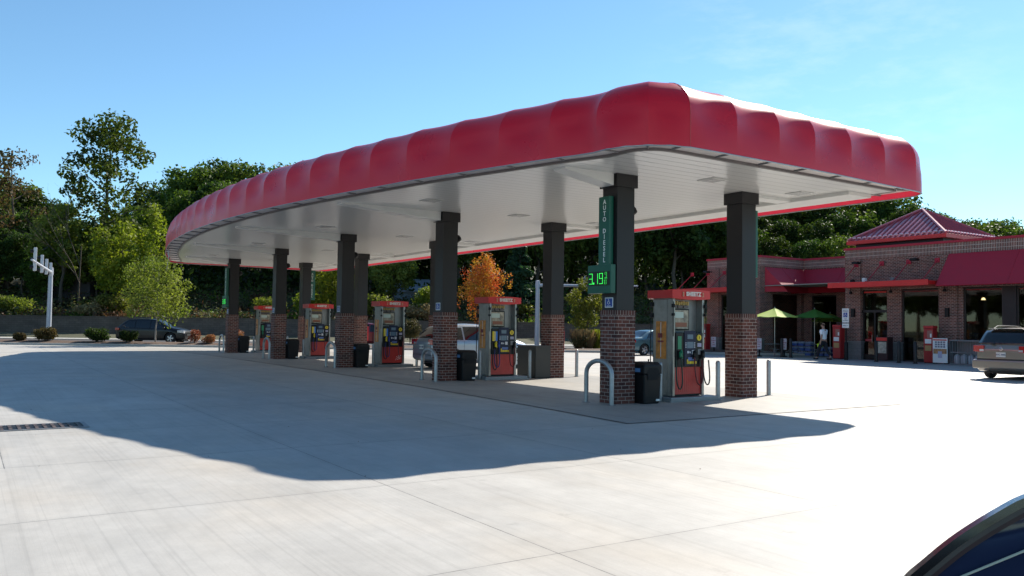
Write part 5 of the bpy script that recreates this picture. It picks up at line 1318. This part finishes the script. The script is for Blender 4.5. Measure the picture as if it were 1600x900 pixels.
solo(812, 84, top=372, name='pine_tree', label='tall blue-green pine to the right of the autumn maple', seed=28, R=3.3, lm='conifer', kind='cone', per=330, size=.2, n=22, cb=.08, r0=.18)
solo(918, 56, top=428, name='small_green_tree', label='small green tree between the second and nearest right columns', seed=29, R=1.35, lm='young', per=190, size=.085, n=26, cb=.18, r0=.05)
solo(615, 88, top=398, name='pale_leaved_tree', label='pale leaved tree between the third columns in front of the blue house', seed=30, R=2.6, lm='young', per=230, size=.15, n=26, cb=.3, r0=.15)
solo(520, 80, top=400, name='bright_bank_tree', label='bright green small tree on the bank behind the middle columns', seed=31, R=2.3, lm='bright', per=260, size=.13, n=26, cb=.1, r0=.08)
# bare tree
t = thing('bare_tree', 'bare leafless tree left of the tallest tree', 'tree', at_v(122, 86))
rng = np.random.default_rng(7); mb = MB()
def twig(p, d, L, r, n):
    q = p+d*L; mid = p.lerp(q, .5)+Vector(rng.normal(size=3))*L*.04
    mb.tube([p, mid, q], [r, r*.8, r*.55], 5, 0, False)
    if n:
        for k in range(3 if n > 1 else 2):
            e = (d+Vector(rng.normal(size=3))*.42+Vector((0, 0, .12))).normalized(); twig(p.lerp(q, rng.uniform(.45, 1)), e, L*.66, r*.5, n-1)
twig(Vector((0, 0, -.2)), Vector((.02, 0, 1)), 7.0, .10, 4); mb.build('trunk', M['bark'], t, uv=False)
t2 = MB(); 
rng = np.random.default_rng(8)
# shrubs
def shrub(name, label, px, v, w, h, lm, seed, size=.055, per=260, group=None, n=14):
    rng = np.random.default_rng(seed); b_ = at_v(px, v); t = thing(name, label, 'shrub', (b_.x, b_.y, b_.z+.12), 0, group)
    cl = [(rng.uniform(-.55, .55)*w/2, rng.uniform(-.55, .55)*w/2, h*rng.uniform(.35, .78), w*.24, w*.24, h*.22, 1) for _ in range(n)]
    mesh_obj('foliage', quad_mesh(name, leaves(rng, cl, per, size), LM[lm]), t)
    mb = MB()
    for c in cl[:8]: mb.tube([(0, 0, -.15), (c[0]*.4, c[1]*.4, c[2]*.5), c[:3]], [.02, .014, .006], 4)
    mb.build('stems', M['bark'], t, uv=False)
GS = 'clipped shrubs along the mulch bed at the left'
shrub('round_shrub', 'small round shrub nearest the left edge of the photo', 31, 51.6, .85, .62, 'shrub', 41, group=GS)
shrub('round_shrub', 'round brownish shrub at the foot of the left signal pole', 75, 51.8, 1.45, .95, 'shrub', 42, group=GS, n=22)
shrub('round_shrub', 'round dark shrub halfway between signal pole and black SUV', 154, 51.8, 1.35, .98, 'dark', 43, group=GS, n=22)
shrub('round_shrub', 'round dark shrub in front of the tail of the black SUV', 203, 51.8, 1.1, .82, 'dark', 44, group=GS, n=18)
shrub('reddish_shrub', 'loose reddish shrub right of the black SUV', 306, 51.8, .9, .95, 'reds', 45, per=90, size=.05)
shrub('reddish_shrub', 'low brown-orange shrub beside the farthest hoop bollard', 327, 51.6, .85, .72, 'reds', 46, per=150, size=.05)
shrub('flowering_shrub', 'yellow and red flowering shrub behind the farthest brick column', 372, 51.6, .9, 1.0, 'reds', 47, per=70, size=.05)
shrub('round_shrub', 'round dark shrub right of the middle pump', 642, 66.9, 1.6, 1.9, 'shrub', 48, n=20)
shrub('round_shrub', 'dark clump of shrub on the bed right of the second right column', 908, 53, 1.0, .9, 'shrub', 49)
for j, (px, w_, lab) in enumerate(((905, 1.3, 'brown feathery grass clump right of the second right column'), (920, 1.2, 'tall brown grass clump behind the second outer bollard'), (933, .8, 'yellow-green grass clump touching the nearest left column'))):
    b_ = at_v(px, 53.5+j*.3); t = thing('ornamental_grass', lab, 'grass clump', (b_.x, b_.y, .1), 0); rng = np.random.default_rng(60+j); q = []
    for k in range(420):
        a = rng.uniform(0, 2*PI); r0 = rng.uniform(0, .25); lean = rng.uniform(.1, .55)*w_; h = rng.uniform(.7, 1.35); x0, y0 = r0*math.cos(a), r0*math.sin(a); x1, y1 = x0+lean*math.cos(a), y0+lean*math.sin(a)
        tx, ty = -math.sin(a)*.016, math.cos(a)*.016; q += [(x0-tx, y0-ty, 0), (x0+tx, y0+ty, 0), (x1+tx, y1+ty, h), (x1-tx, y1-ty, h)]
    mesh_obj('blades', quad_mesh('blades', np.array(q), LM['straw'] if j < 2 else LM['bright']), t)
# the planted bank above the retaining wall
rng = np.random.default_rng(99); cl = []; cl2 = []; cl3 = []
for k in range(2600):
    u = rng.uniform(-62, 56); v = 78.6+rng.uniform(0, 1)**1.2*17; p = V(u, v); s = rng.uniform(.5, 1.25); 
    tgt = cl if rng.random() < .60 else (cl2 if rng.random() < .45 else cl3)
    h = s*rng.uniform(.5, 1.3)*(1+.4*(v > 84)); tgt.append((p.x, p.y, p.z+h*.35, s, s, h*.62, s))
for nm, c, lm, lab in (('bank_scrub', cl, 'scrub', 'olive scrub'), ('bank_brush', cl2, 'mid', 'green brush'), ('dry_weeds', cl3, 'russet', 'brown weeds')):
    o = mesh_obj(nm, quad_mesh(nm, leaves(rng, c, 42, .15, shell=.2), LM[lm])); tag(o, f'{lab} covering the bank above the retaining wall', 'undergrowth', kind='stuff')
cl = []
for k in range(900):
    u = rng.uniform(-95, 100); v = 92+rng.uniform(0, 30); p = V(u, v); cl.append((p.x, p.y, p.z+1.2, 2.2, 2.2, 1.8, 1))
o = mesh_obj('woodland_floor_brush', quad_mesh('floor_brush', leaves(rng, cl, 34, .34, shell=.2), LM['dark'])); tag(o, 'dark undergrowth beneath the trees of the wood', 'undergrowth', kind='stuff')
# yellow-green bushes standing out on the bank
for j, (px, v, w_, h_, lm, lab) in enumerate(((668, 82, 3.6, 3.6, 'bright', 'bright green bush on the bank left of the second left column'), (590, 81, 3.2, 2.8, 'young', 'olive bush above the middle pump'), (655, 80, 3.0, 1.8, 'straw', 'pale yellow grass bush right of the middle pump'), (480, 81, 2.6, 3.0, 'bright', 'yellow-green bush between the farthest pumps'), (425, 82, 3.4, 2.2, 'young', 'olive bush behind the second farthest left column'), (20, 80.5, 3.6, 2.0, 'young', 'pale green bush above the wall at the far left'), (142, 80.5, 3.0, 1.7, 'straw', 'yellowish bush above the wall left of the black SUV'), (175, 81.5, 3.2, 2.4, 'young', 'pale bush above the wall behind the black SUV'), (810, 82, 3.4, 2.0, 'young', 'pale bush at the foot of the pine'))):
    shrub('bank_bush', lab, px, v, w_, h_, lm, 70+j, size=.13, per=150, n=18)
# ------------------------------------------------------------------ signal masts, houses
gm_ = M['galv2'] = mat('mast_grey', (.42, .45, .50), .5, .3, vary=.08)
def mast(px, v, H, arm, lab, heads):
    b_ = at_v(px, v); t = thing('traffic_signal_mast', lab, 'signal mast', (b_.x, b_.y, b_.z))
    mb = MB(); mb.tube([(0, 0, 0), (0, 0, H)], [.17, .13], 14); mb.lathe([(.15, H), (.15, H+.06), (0, H+.10)], 12); mb.lathe([(.26, 0), (.26, .08), (.18, .10)], 14); mb.build('pole', gm_, t)
    A = Vector(arm); mb = MB(); mb.tube([(0, 0, H-.25), A*.5+Vector((0, 0, H-.18)), A+Vector((0, 0, H-.1))], [.11, .085, .055], 10); am = mb.build('arm', gm_, t)
    mb = MB(); mb.cyl((0, 0, H-.42), (0, 0, H-.02), .16, n=12); mb.build('collar', gm_, am)
    n = Vector((-A.y, A.x, 0)).normalized()
    for f, h_ in heads:
        c = A*f+Vector((0, 0, H-.18+.05*f)); e = A.normalized(); mb = MB()
        vs2 = []
        for dz in (-h_*.38, h_*.62):
            for a_, b2 in ((-1, -1), (1, -1), (1, 1), (-1, 1)): vs2.append(c+e*a_*.04+n*b2*.09+Vector((0, 0, dz)))
        mb.add(vs2, [(3, 2, 1, 0), (4, 5, 6, 7), (0, 1, 5, 4), (1, 2, 6, 5), (2, 3, 7, 6), (3, 0, 4, 7)])
        o = mb.build('signal_head', mat('signal_back', (.50, .51, .53), .4, .2), t); md = o.modifiers.new('b', 'BEVEL'); md.width = .04; md.segments = 2
        for k in range(3):
            mb = MB(); p = c+Vector((0, 0, -h_*.38+h_*(k+.5)/3)); mb.tube([p-n*.09, p-n*.24], [.09, .10], 10, 0, False); mb.build('visor', M['black'], o)
a_ = (V(-6.0, 20, 0)-V(-1.6, 32.8, 0))
mast(78, 55.5, 4.95, V(4.2, -9.5, 0), 'grey signal mast at the left with slim signal heads on its arm', ((.02, .9), (.27, 1.0), (.52, 1.1), (.86, 1.35)))
mast(840, 57, 4.6, V(7.2, 2.2, 0)-V(0, 0, 0)*0, 'grey signal mast behind the second right column', ((.46, 1.0), (.9, 1.0)))
def house(px, v, w, d, h, rh, wall, roof, lab, zoff=0, rot=0):
    b_ = at_v(px, v); t = thing('house', lab, 'house', (b_.x, b_.y, b_.z+zoff), -YAW+rot)
    mb = MB(); mb.box(-w/2, w/2, -d/2, d/2, -3, h); mb.add([(-w/2, -d/2, h), (w/2, -d/2, h), (0, -d/2, h+rh), (-w/2, d/2, h), (w/2, d/2, h), (0, d/2, h+rh)], [(0, 1, 2), (5, 4, 3)]); mb.build('wall', wall, t)
    mb = MB(); e = .5
    for s in (-1, 1):
        vs2 = [(0, -d/2-e, h+rh+.05), (0, d/2+e, h+rh+.05), (s*(w/2+e), d/2+e, h-e*rh/(w/2)+.05), (s*(w/2+e), -d/2-e, h-e*rh/(w/2)+.05)]
        mb.add(vs2+[(x, y, z+.15) for x, y, z in vs2], [(0, 1, 2, 3), (7, 6, 5, 4), (0, 3, 7, 4), (3, 2, 6, 7), (2, 1, 5, 6)])
    mb.build('roof', roof, t)
    for x in ((-w*.25, w*.25) if 'blue' in lab else ()):
        q = MB(); q.box(x-.5, x+.5, -d/2-.04, -d/2-.005, .9, 2.3); f = q.build('window', M['white'], t); q = MB(); q.box(x-.42, x+.42, -d/2-.06, -d/2-.042, .98, 2.22); q.build('pane', M['glassd'], f)
bl = mat('pale_blue_siding', (.26, .33, .42), .6, vary=.05)
house(655, 96, 7, 5.5, 3.2, 1.3, bl, mat('grey_roof', (.30, .34, .40), .6), 'pale blue house half hidden behind trees beyond the canopy', -2.6, rad(90))
house(125, 94, 5.2, 6, 4.6, 2.0, mat('brown_siding', (.055, .05, .055), .8), mat('brown_roof', (.08, .075, .08), .7), 'dark gabled house hidden in the thicket under the tallest tree', 0)
# ------------------------------------------------------------------ in front of the store
def kiosk(loc, lab, seed):
    t = thing('rental_kiosk', lab, 'kiosk', loc, 0, None)
    mb = MB(); mb.box(-.20, .20, -.24, .24, .04, 1.72, 0, .03); mb.build('cabinet', mat('kiosk_red', (.36, .015, .018), .35), t)
    mb = MB(); mb.box(-.22, .22, -.26, .26, 1.72, 1.86, 0, .05); mb.build('topper', mat('kiosk_red2', (.45, .02, .02), .35), t)
    mb = MB(); mb.box(-.21, -.201, -.20, .05, 1.25, 1.62); mb.build('display', mat('kiosk_screen', (.30, .12, .10), .4), t)
    mb = MB(); mb.box(-.215, -.202, -.16, .16, .98, 1.20); mb.box(-.222, -.212, -.18, -.10, 1.28, 1.46); mb.build('white_panel', M['white'], t)
    mb = MB(); mb.box(-.215, -.202, -.16, .16, .62, .88); mb.build('ad_panel', mat('ad_ochre', (.42, .26, .10), .5), t)
    mb = MB(); mb.box(-.18, .18, -.22, .22, 0, .04); mb.build('base', M['black'], t)
kiosk((39.9, 28.1, 0), 'red rental kiosk left of the entrance beside the handicap sign', 1)
kiosk((40.05, 38.0, 0), 'red rental kiosk far left by the pavilion, seen beside the nearest pump', 2)
kiosk((40.0, 23.0, 0), 'red rental kiosk right of the entrance behind the white poster', 3)
# ad poster board
t = thing('poster_stand', 'white advertising poster stand in front of the right brick pier', 'poster stand', (39.6, 22.3, 0))
mb = MB(); mb.box(0, .05, -.36, .36, .06, 1.25, 0, .01); mb.build('board', M['white'], t)
mb = MB(); mb.box(-.012, -.001, -.33, .33, 1.14, 1.20); mb.build('red_header', M['red'], t)
for zz, s_ in ((1.02, 'HOT'), (.88, 'DEAL')):
    q = text_mb(s_, .2, .003, .006); q = MB().add(q.v, q.f)
    # plain block lettering stands in for unreadable print
mb = MB()
for r_ in range(3):
    for c_ in range(4): mb.box(-.010, -.001, -.26+c_*.135, -.16+c_*.135, .80+r_*.11, .88+r_*.11, 0, .003)
mb.build('block_lettering', mat('poster_ink', (.20, .19, .24), .5), t)
mb = MB(); mb.box(-.008, -.001, -.33, .33, .50, .74); mb.build('picture', mat('poster_food', (.42, .22, .10), .5, vary=.5, vscale=9), t)
mb = MB(); mb.box(-.012, -.001, -.10, .10, .30, .62, 0, .01); mb.build('cup_picture', mat('poster_lilac', (.45, .44, .58), .5), t)
mb = MB(); mb.box(-.1, .2, -.30, -.24, 0, .06); mb.box(-.1, .2, .24, .30, 0, .06); mb.build('feet', M['black'], t)
# handicap parking sign
t = thing('parking_sign', 'blue and white handicap parking sign on a dark post before the entrance', 'sign', (38.9, 26.95, 0))
mb = MB(); mb.cyl((0, 0, 0), (0, 0, 2.75), .035, n=10); mb.lathe([(.10, 0), (.10, .9), (.08, .95), (0, .97)], 14); mb.build('post', M['black'], t)
mb = MB(); mb.box(-.05, -.04, -.20, .20, 1.98, 2.72, 0, .003); mb.box(-.05, -.04, -.20, .20, 1.70, 1.93, 0, .003); mb.build('plate', M['white'], t)
mb = MB(); mb.box(-.056, -.051, -.12, .12, 2.26, 2.50); mb.build('blue_field', M['blue'], t)
w_ = wheelchair_mb(.2); w_.move(face_M((-.058, 0, 2.39), (0, -1, 0), (0, 0, 1))); w_.build('symbol', M['white'], t)
for s_, z_, sz in (('RESERVED', 2.63, .07), ('PARKING', 2.55, .07), ('VAN', 2.17, .07), ('ACCESSIBLE', 2.08, .06), ('PENALTY', 1.81, .07)):
    q = text_mb(s_, sz, .002, .001); q.move(face_M((-.053, 0, z_), (0, -1, 0), (0, 0, 1))); q.build('print', mat('sign_green_ink', (.04, .10, .16), .5), t)
def small_sign(loc, lab):
    t = thing('notice_sign', lab, 'sign', loc); mb = MB(); mb.box(-.03, .03, -.03, .03, 0, .62); mb.lathe([(.17, 0), (.17, .05), (.03, .08)], 12); mb.build('post', M['black'], t)
    mb = MB(); mb.box(-.05, -.04, -.19, .19, .42, 1.05, 0, .01); mb.build('plate', mat('notice_white', (.58, .52, .55), .5), t)
    for s_, z_ in (('NO', .95), ('PARKING', .83), ('FIRE', .70), ('LANE', .57)):
        q = text_mb(s_, .085, .002, .002); q.move(face_M((-.052, 0, z_), (0, -1, 0), (0, 0, 1))); q.build('print', mat('notice_ink', (.35, .03, .05), .5), t)
small_sign((38.1, 32.0, 0), 'small white notice sign low beside the bright umbrella table')
small_sign((38.7, 36.0, 0), 'small white notice sign low beside the far left kiosk')
small_sign((38.9, 30.9, 0), 'small white notice sign low between the patio and the dark bollards')
for j, y in enumerate((30.75, 30.15, 24.97, 23.75, 22.9)):
    t = thing('dark_bollard', ['leftmost dark bollard before the patio', 'second dark bollard before the patio', 'dark bollard in front of the glass entrance', 'dark bollard in front of the large window', 'dark bollard left of the poster stand'][j], 'bollard', (38.5, y, 0), 0, 'dark bollards along the store walk')
    mb = MB(); mb.lathe([(.085, 0), (.085, 1.02), (.06, 1.07), (0, 1.09)], 16); mb.build('pipe', M['clad'], t); mb = MB(); mb.lathe([(.12, 0), (.12, .03), (.087, .04)], 14); mb.build('base_ring', M['black'], t)
# patio umbrellas and tables
def umbrella(loc, lab, col, R=1.3, z=2.3):
    t = thing('patio_umbrella', lab, 'umbrella', loc); n = 8; H = .48
    m_ = mat('umbrella_'+lab.split()[0], col, .7); nt = m_.node_tree; b = nt.nodes['Principled BSDF']; tr = node(nt, 'BsdfTranslucent'); tr.inputs['Color'].default_value = (*[min(1, c*1.3) for c in col], 1); ms = node(nt, 'MixShader'); ms.inputs[0].default_value = .35
    nt.links.new(b.outputs[0], ms.inputs[1]); nt.links.new(tr.outputs[0], ms.inputs[2]); nt.links.new(ms.outputs[0], nt.nodes['Material Output'].inputs[0])
    mb = MB()
    for k in range(n):
        a0, a1 = 2*PI*k/n, 2*PI*(k+1)/n; N = 4; vs2 = []
        for j in range(N+1):
            f = j/N; r = R*f; z_ = z+H*(1-f)**1.08
            for i in range(N+1):
                g = i/N; a = a0+(a1-a0)*g; sagf = .05*f*math.sin(PI*g); c = math.cos((a1-a0)/2)/math.cos(a-(a0+a1)/2)
                vs2.append((r*c*math.cos(a), r*c*math.sin(a), z_-sagf))
        mb.add(vs2, [(j*(N+1)+i, j*(N+1)+i+1, (j+1)*(N+1)+i+1, (j+1)*(N+1)+i) for j in range(N) for i in range(N)], 0, True)
    mb.build('canopy', m_, t, sharp=12)
    mb = MB(); mb.cyl((0, 0, .0), (0, 0, z+H), .022, n=10); mb.lathe([(0, z+H+.10), (.03, z+H+.05), (.012, z+H-.02)], 10); mb.build('pole', mat('pale_pole', (.45, .45, .42), .4, .5), t)
    mb = MB()
    for k in range(n): a = 2*PI*k/n; mb.tube([(0, 0, z+H-.02), (R*.985*math.cos(a), R*.985*math.sin(a), z-.012)], .008, 4)
    mb.build('ribs', M['grey'], t)
def table(loc, lab):
    t = thing('patio_table', lab, 'table', loc); mb = MB(); mb.lathe([(0, .74), (.55, .74), (.56, .725), (.55, .71), (.02, .71)], 24); mb.build('tabletop', mat('mesh_top', (.22, .23, .25), .4, .5), t)
    mb = MB(); mb.cyl((0, 0, .02), (0, 0, .71), .04, n=10); mb.lathe([(.30, 0), (.30, .02), (.04, .05)], 18); mb.build('pedestal', M['grey'], t)
    for k in range(4):
        a = PI/4+PI/2*k; c, s = math.cos(a), math.sin(a); mb = MB(); mb.lathe([(0, .46), (.18, .46), (.19, .445), (0, .43)], 16, (.95*c, .95*s, 0)); mb.tube([(.04*c, .04*s, .25), (.6*c, .6*s, .28), (.95*c, .95*s, .44)], .022, 6); mb.build('seat', M['grey'], t)
umbrella((39.0, 31.65, 0), 'bright lime green patio umbrella nearest, in the sun', (.60, .75, .14)); table((39.0, 31.65, 0), 'round steel patio table under the lime umbrella')
umbrella((41.6, 30.9, 0), 'darker green patio umbrella before the recessed windows', (.10, .30, .05)); table((41.6, 30.9, 0), 'round steel patio table under the dark green umbrella')
umbrella((43.2, 31.0, 0), 'olive patio umbrella partly hidden behind the dark green one', (.16, .22, .03), 1.1, 2.1)
# stacks of bottled water cases
k = 0
for x, y, n in ((42.9, 33.2, 3), (42.9, 32.7, 3), (42.9, 32.2, 3), (43.4, 31.7, 2), (43.4, 31.2, 2), (43.4, 30.6, 2)):
    for j in range(n):
        t = thing('water_case', f'case of bottled water in blue film stacked by the pavilion wall', 'case', (x, y, j*.29), 0, 'stacked cases of bottled water')
        mb = MB(); mb.box(-.22, .22, -.2, .2, 0, .16, 0, .02); mb.build('film_wrap', mat('blue_film', (.04, .10, .34), .3, coat=.5) if 'blue_film' not in bpy.data.materials else bpy.data.materials['blue_film'], t)
        mb = MB()
        for a in range(4):
            for b_ in range(3): mb.lathe([(.04, .16), (.045, .20), (.015, .25), (.015, .27), (0, .27)], 7, (-.15+a*.10, -.12+b_*.12, 0))
        mb.build('bottles', mat('clear_bottle', (.35, .42, .55), .15) if 'clear_bottle' not in bpy.data.materials else bpy.data.materials['clear_bottle'], t)
# railing + cage right of the poster
t = thing('propane_cage', 'dark wire cage with pale tanks behind the minivan and poster', 'cage', (39.9, 20.6, 0))
mb = MB()
for y in np.arange(-1.2, 1.21, .12): mb.box(-.30, -.285, y-.008, y+.008, .05, 1.15)
for z in (.05, .6, 1.15): mb.box(-.31, -.28, -1.22, 1.22, z-.02, z+.02)
mb.box(-.3, .3, -1.22, 1.22, 1.15, 1.19); mb.box(.28, .3, -1.22, 1.22, 0, 1.15); mb.box(-.3, .3, -1.22, -1.19, 0, 1.15); mb.box(-.3, .3, 1.19, 1.22, 0, 1.15); mb.box(-.3, .3, -1.2, 1.2, .02, .05)
mb.build('cage', M['grey'], t)
for j in range(7):
    mb = MB(); mb.lathe([(0, 0), (.13, 0), (.15, .05), (.15, .32), (.11, .40), (.05, .42), (.05, .46), (0, .46)], 14, (-.08, -1.0+j*.33, .06)); mb.build('gas_tank', mat('tank_white', (.42, .42, .45), .4) if 'tank_white' not in bpy.data.materials else bpy.data.materials['tank_white'], t)
t = thing('newspaper_rack', 'red newspaper rack with papers beside the entrance', 'rack', (39.9, 25.4, 0))
mb = MB(); mb.box(-.25, .25, -.32, .32, .05, 1.25, 0, .02); mb.build('case', mat('rack_black', (.03, .01, .012), .5), t)
mb = MB(); mb.box(-.262, -.251, -.30, .30, 1.06, 1.22); mb.build('red_header', M['red'], t)
mb = MB(); mb.box(-.262, -.251, -.26, .26, .42, 1.0); mb.build('front_page', mat('newsprint', (.42, .38, .30), .6, vary=.45, vscale=9), t)
# ------------------------------------------------------------------ the man walking
def skin_obj(name, chains, m_, parent, sub=2):
    """chains: list of (list of points, list of radii, index to attach to or None)"""
    vs2 = []; es = []; rd_ = []; base = []
    for pts, rr, att in chains:
        s0 = len(vs2); base.append(s0)
        for k, p in enumerate(pts):
            vs2.append(p); rd_.append(rr[k])
            if k: es.append((len(vs2)-2, len(vs2)-1))
        if att is not None: es.append((base[att[0]]+att[1], s0))
    me = bpy.data.meshes.new(name); me.from_pydata(vs2, es, []); o = bpy.data.objects.new(name, me); scene.collection.objects.link(o)
    md = o.modifiers.new('s', 'SKIN'); md.use_smooth_shade = True
    for i, r in enumerate(rd_): me.skin_vertices[0].data[i].radius = (r, r) if not isinstance(r, tuple) else r
    me.skin_vertices[0].data[0].use_root = True
    s2 = o.modifiers.new('u', 'SUBSURF'); s2.levels = sub; s2.render_levels = sub
    dg = bpy.context.evaluated_depsgraph_get(); nm = bpy.data.meshes.new_from_object(o.evaluated_get(dg)); o.modifiers.clear(); o.data = nm; nm.materials.clear(); nm.materials.append(m_)
    nm.polygons.foreach_set('use_smooth', [True]*len(nm.polygons)); o.parent = parent; return o
man = thing('person', 'man in white T-shirt and dark trousers walking left past the store, lime bag in hand', 'person', (38.05, 27.7, 0), rad(0)); man.scale = (1.07, 1.07, 1.07)
# local frame: walks towards +y (left in the picture), x to the right is away from the camera
SK_ = mat('skin', (.42, .24, .17), .5)
pel = (0, 0, .95)
def arm(s, sh, el, wr, fw):
    f = Vector(fw); return None
body_ch = [([pel, (0, .0, 1.10), (0, .01, 1.26), (0, .0, 1.42), (0, .01, 1.52), (0, .03, 1.60), (0, .045, 1.68), (0, .04, 1.76)], [(.155, .12), (.145, .11), (.165, .12), (.155, .10), .062, .068, .092, .07], None),
    # legs: left (near camera, -x) forward, right back
    ([(-.10, .03, .90), (-.11, .20, .52), (-.11, .30, .10), (-.11, .42, .045)], [.095, .062, .042, .034], (0, 0)),
    ([(.10, -.03, .90), (.11, -.06, .52), (.11, -.32, .16), (.11, -.26, .05)], [.095, .062, .042, .034], (0, 0)),
    # arms
    ([(-.19, .0, 1.44), (-.225, -.06, 1.17), (-.225, .0, .92), (-.225, .03, .84)], [.058, .044, .030, .032], (0, 3)),
    ([(.19, .0, 1.44), (.225, .05, 1.17), (.225, .24, 1.00), (.225, .31, .96)], [.058, .044, .030, .032], (0, 3))]
hand = []
for ci, (hx, hy, hz), d in ((3, (-.225, .03, .84), Vector((0, .25, -.97))), (4, (.225, .31, .96), Vector((0, .75, -.66)))):
    for q in range(4):
        o_ = Vector((0, (q-1.5)*.017, (q-1.5)*.010)); p = Vector((hx, hy, hz))+o_; ln = (.07, .078, .073, .058)[q]
        hand.append(([p+d*.03, p+d*(.03+ln*.6), p+d*(.03+ln)+Vector((.012 if hx < 0 else -.012, 0, 0))], [.0095, .0085, .007], (ci, 3)))
    p = Vector((hx, hy, hz)); hand.append(([p+Vector((0, .025, -.01)), p+Vector((0, .045, -.04)), p+Vector((0, .05, -.065))], [.011, .0095, .008], (ci, 3)))
bo = skin_obj('body', [(c[0], c[1], c[2]) for c in body_ch]+hand, SK_, man)
shirt = [([(0, 0, .93), (0, 0, 1.10), (0, .01, 1.26), (0, 0, 1.42), (0, .005, 1.50)], [(.18, .14), (.175, .135), (.19, .14), (.175, .118), .082], None),
         ([(-.19, 0, 1.43), (-.225, -.05, 1.22)], [.083, .076], (0, 3)), ([(.19, 0, 1.43), (.225, .045, 1.22)], [.083, .076], (0, 3))]
skin_obj('t_shirt', shirt, mat('white_cotton', (.82, .83, .86), .8), man)
tr_ = [([(0, 0, .97), (0, 0, .90)], [(.165, .135), (.15, .13)], None), ([(-.10, .03, .86), (-.11, .20, .52), (-.11, .30, .12)], [.115, .085, .066], (0, 1)), ([(.10, -.03, .86), (.11, -.06, .52), (.11, -.32, .20)], [.115, .085, .066], (0, 1))]
skin_obj('trousers', tr_, mat('dark_denim', (.012, .013, .02), .85), man)
for x, y, z in ((-.11, .33, .045), (.11, -.28, .05)):
    mb = MB(); mb.lathe([(0, -.13), (.035, -.12), (.048, -.04), (.045, .06), (.05, .11), (.03, .15), (0, .16)], 12, (0, 0, 0), 'y'); mb.v = [(a+x, b_+y+.03, max(-.045, c*.9)+z) for a, b_, c in mb.v]; mb.build('shoe', M['black'], man)
mb = MB(); mb.lathe([(0, 1.805), (.05, 1.795), (.082, 1.76), (.092, 1.70), (.088, 1.675)], 16, (0, .03, 0)); mb.build('hair', mat('short_dark_hair', (.06, .035, .025), .9), man)
for s in (-1, 1):
    mb = MB(); mb.lathe([(0, -.012), (.012, 0), (0, .012)], 8, (s*.032, .127, 1.69)); mb.build('eye', M['black'], man)
    mb = MB(); mb.box(s*.092-.008, s*.092+.008, .02, .05, 1.655, 1.71, 0, .006); mb.build('ear', SK_, man)
mb = MB(); mb.tube([(0, .132, 1.70), (0, .158, 1.665), (0, .135, 1.655)], [.007, .014, .010], 6); mb.build('nose', SK_, man)
mb = MB(); mb.box(-.028, .028, .125, .136, 1.625, 1.634, 0, .003); mb.build('mouth', mat('lips', (.30, .10, .09), .5), man)
mb = MB(); mb.lathe([(0, 1.555), (.055, 1.57), (.08, 1.61), (.075, 1.635)], 14, (0, .048, 0)); mb.build('beard', bpy.data.materials['short_dark_hair'], man)
t = thing('shopping_bag', 'bright lime carrier bag held by the walking man', 'bag', (38.05+.24, 27.7+.40, .64))
mb = MB(); mb.add([(-.06, -.16, 0), (.06, -.16, 0), (.06, .16, 0), (-.06, .16, 0), (-.10, -.19, .24), (.10, -.19, .24), (.10, .19, .24), (-.10, .19, .24)], [(3, 2, 1, 0), (0, 1, 5, 4), (1, 2, 6, 5), (2, 3, 7, 6), (3, 0, 4, 7)]); mb.build('sack', mat('lime_bag', (.50, .75, .03), .5), t)
mb = MB(); mb.tube([(0, -.12, .24), (0, -.07, .36), (0, .07, .36), (0, .12, .24)], .010, 6); mb.build('handles', bpy.data.materials['lime_bag'], t); t.scale = (.8, .75, .8)
# ------------------------------------------------------------------ small litter: fallen leaves on the concrete
random.seed(77); mb = MB()
for k in range(170):
    u = random.uniform(-14, 16); v = random.uniform(6.5, 34); p = V(u, v, 0); a = random.uniform(0, 6.28); s = random.uniform(.008, .018)
    mb.add([(p.x+s*math.cos(a+q*PI/2)*(1 if q % 2 else .6), p.y+s*math.sin(a+q*PI/2)*(1 if q % 2 else .6), .010+random.uniform(0, .012)) for q in range(4)], [(0, 1, 2, 3)])
o = mb.build('fallen_leaves', mat('dry_leaf', (.10, .06, .035), .8, vary=.5), uv=False); tag(o, 'tiny dry leaves and grit scattered on the concrete', 'litter', kind='stuff')
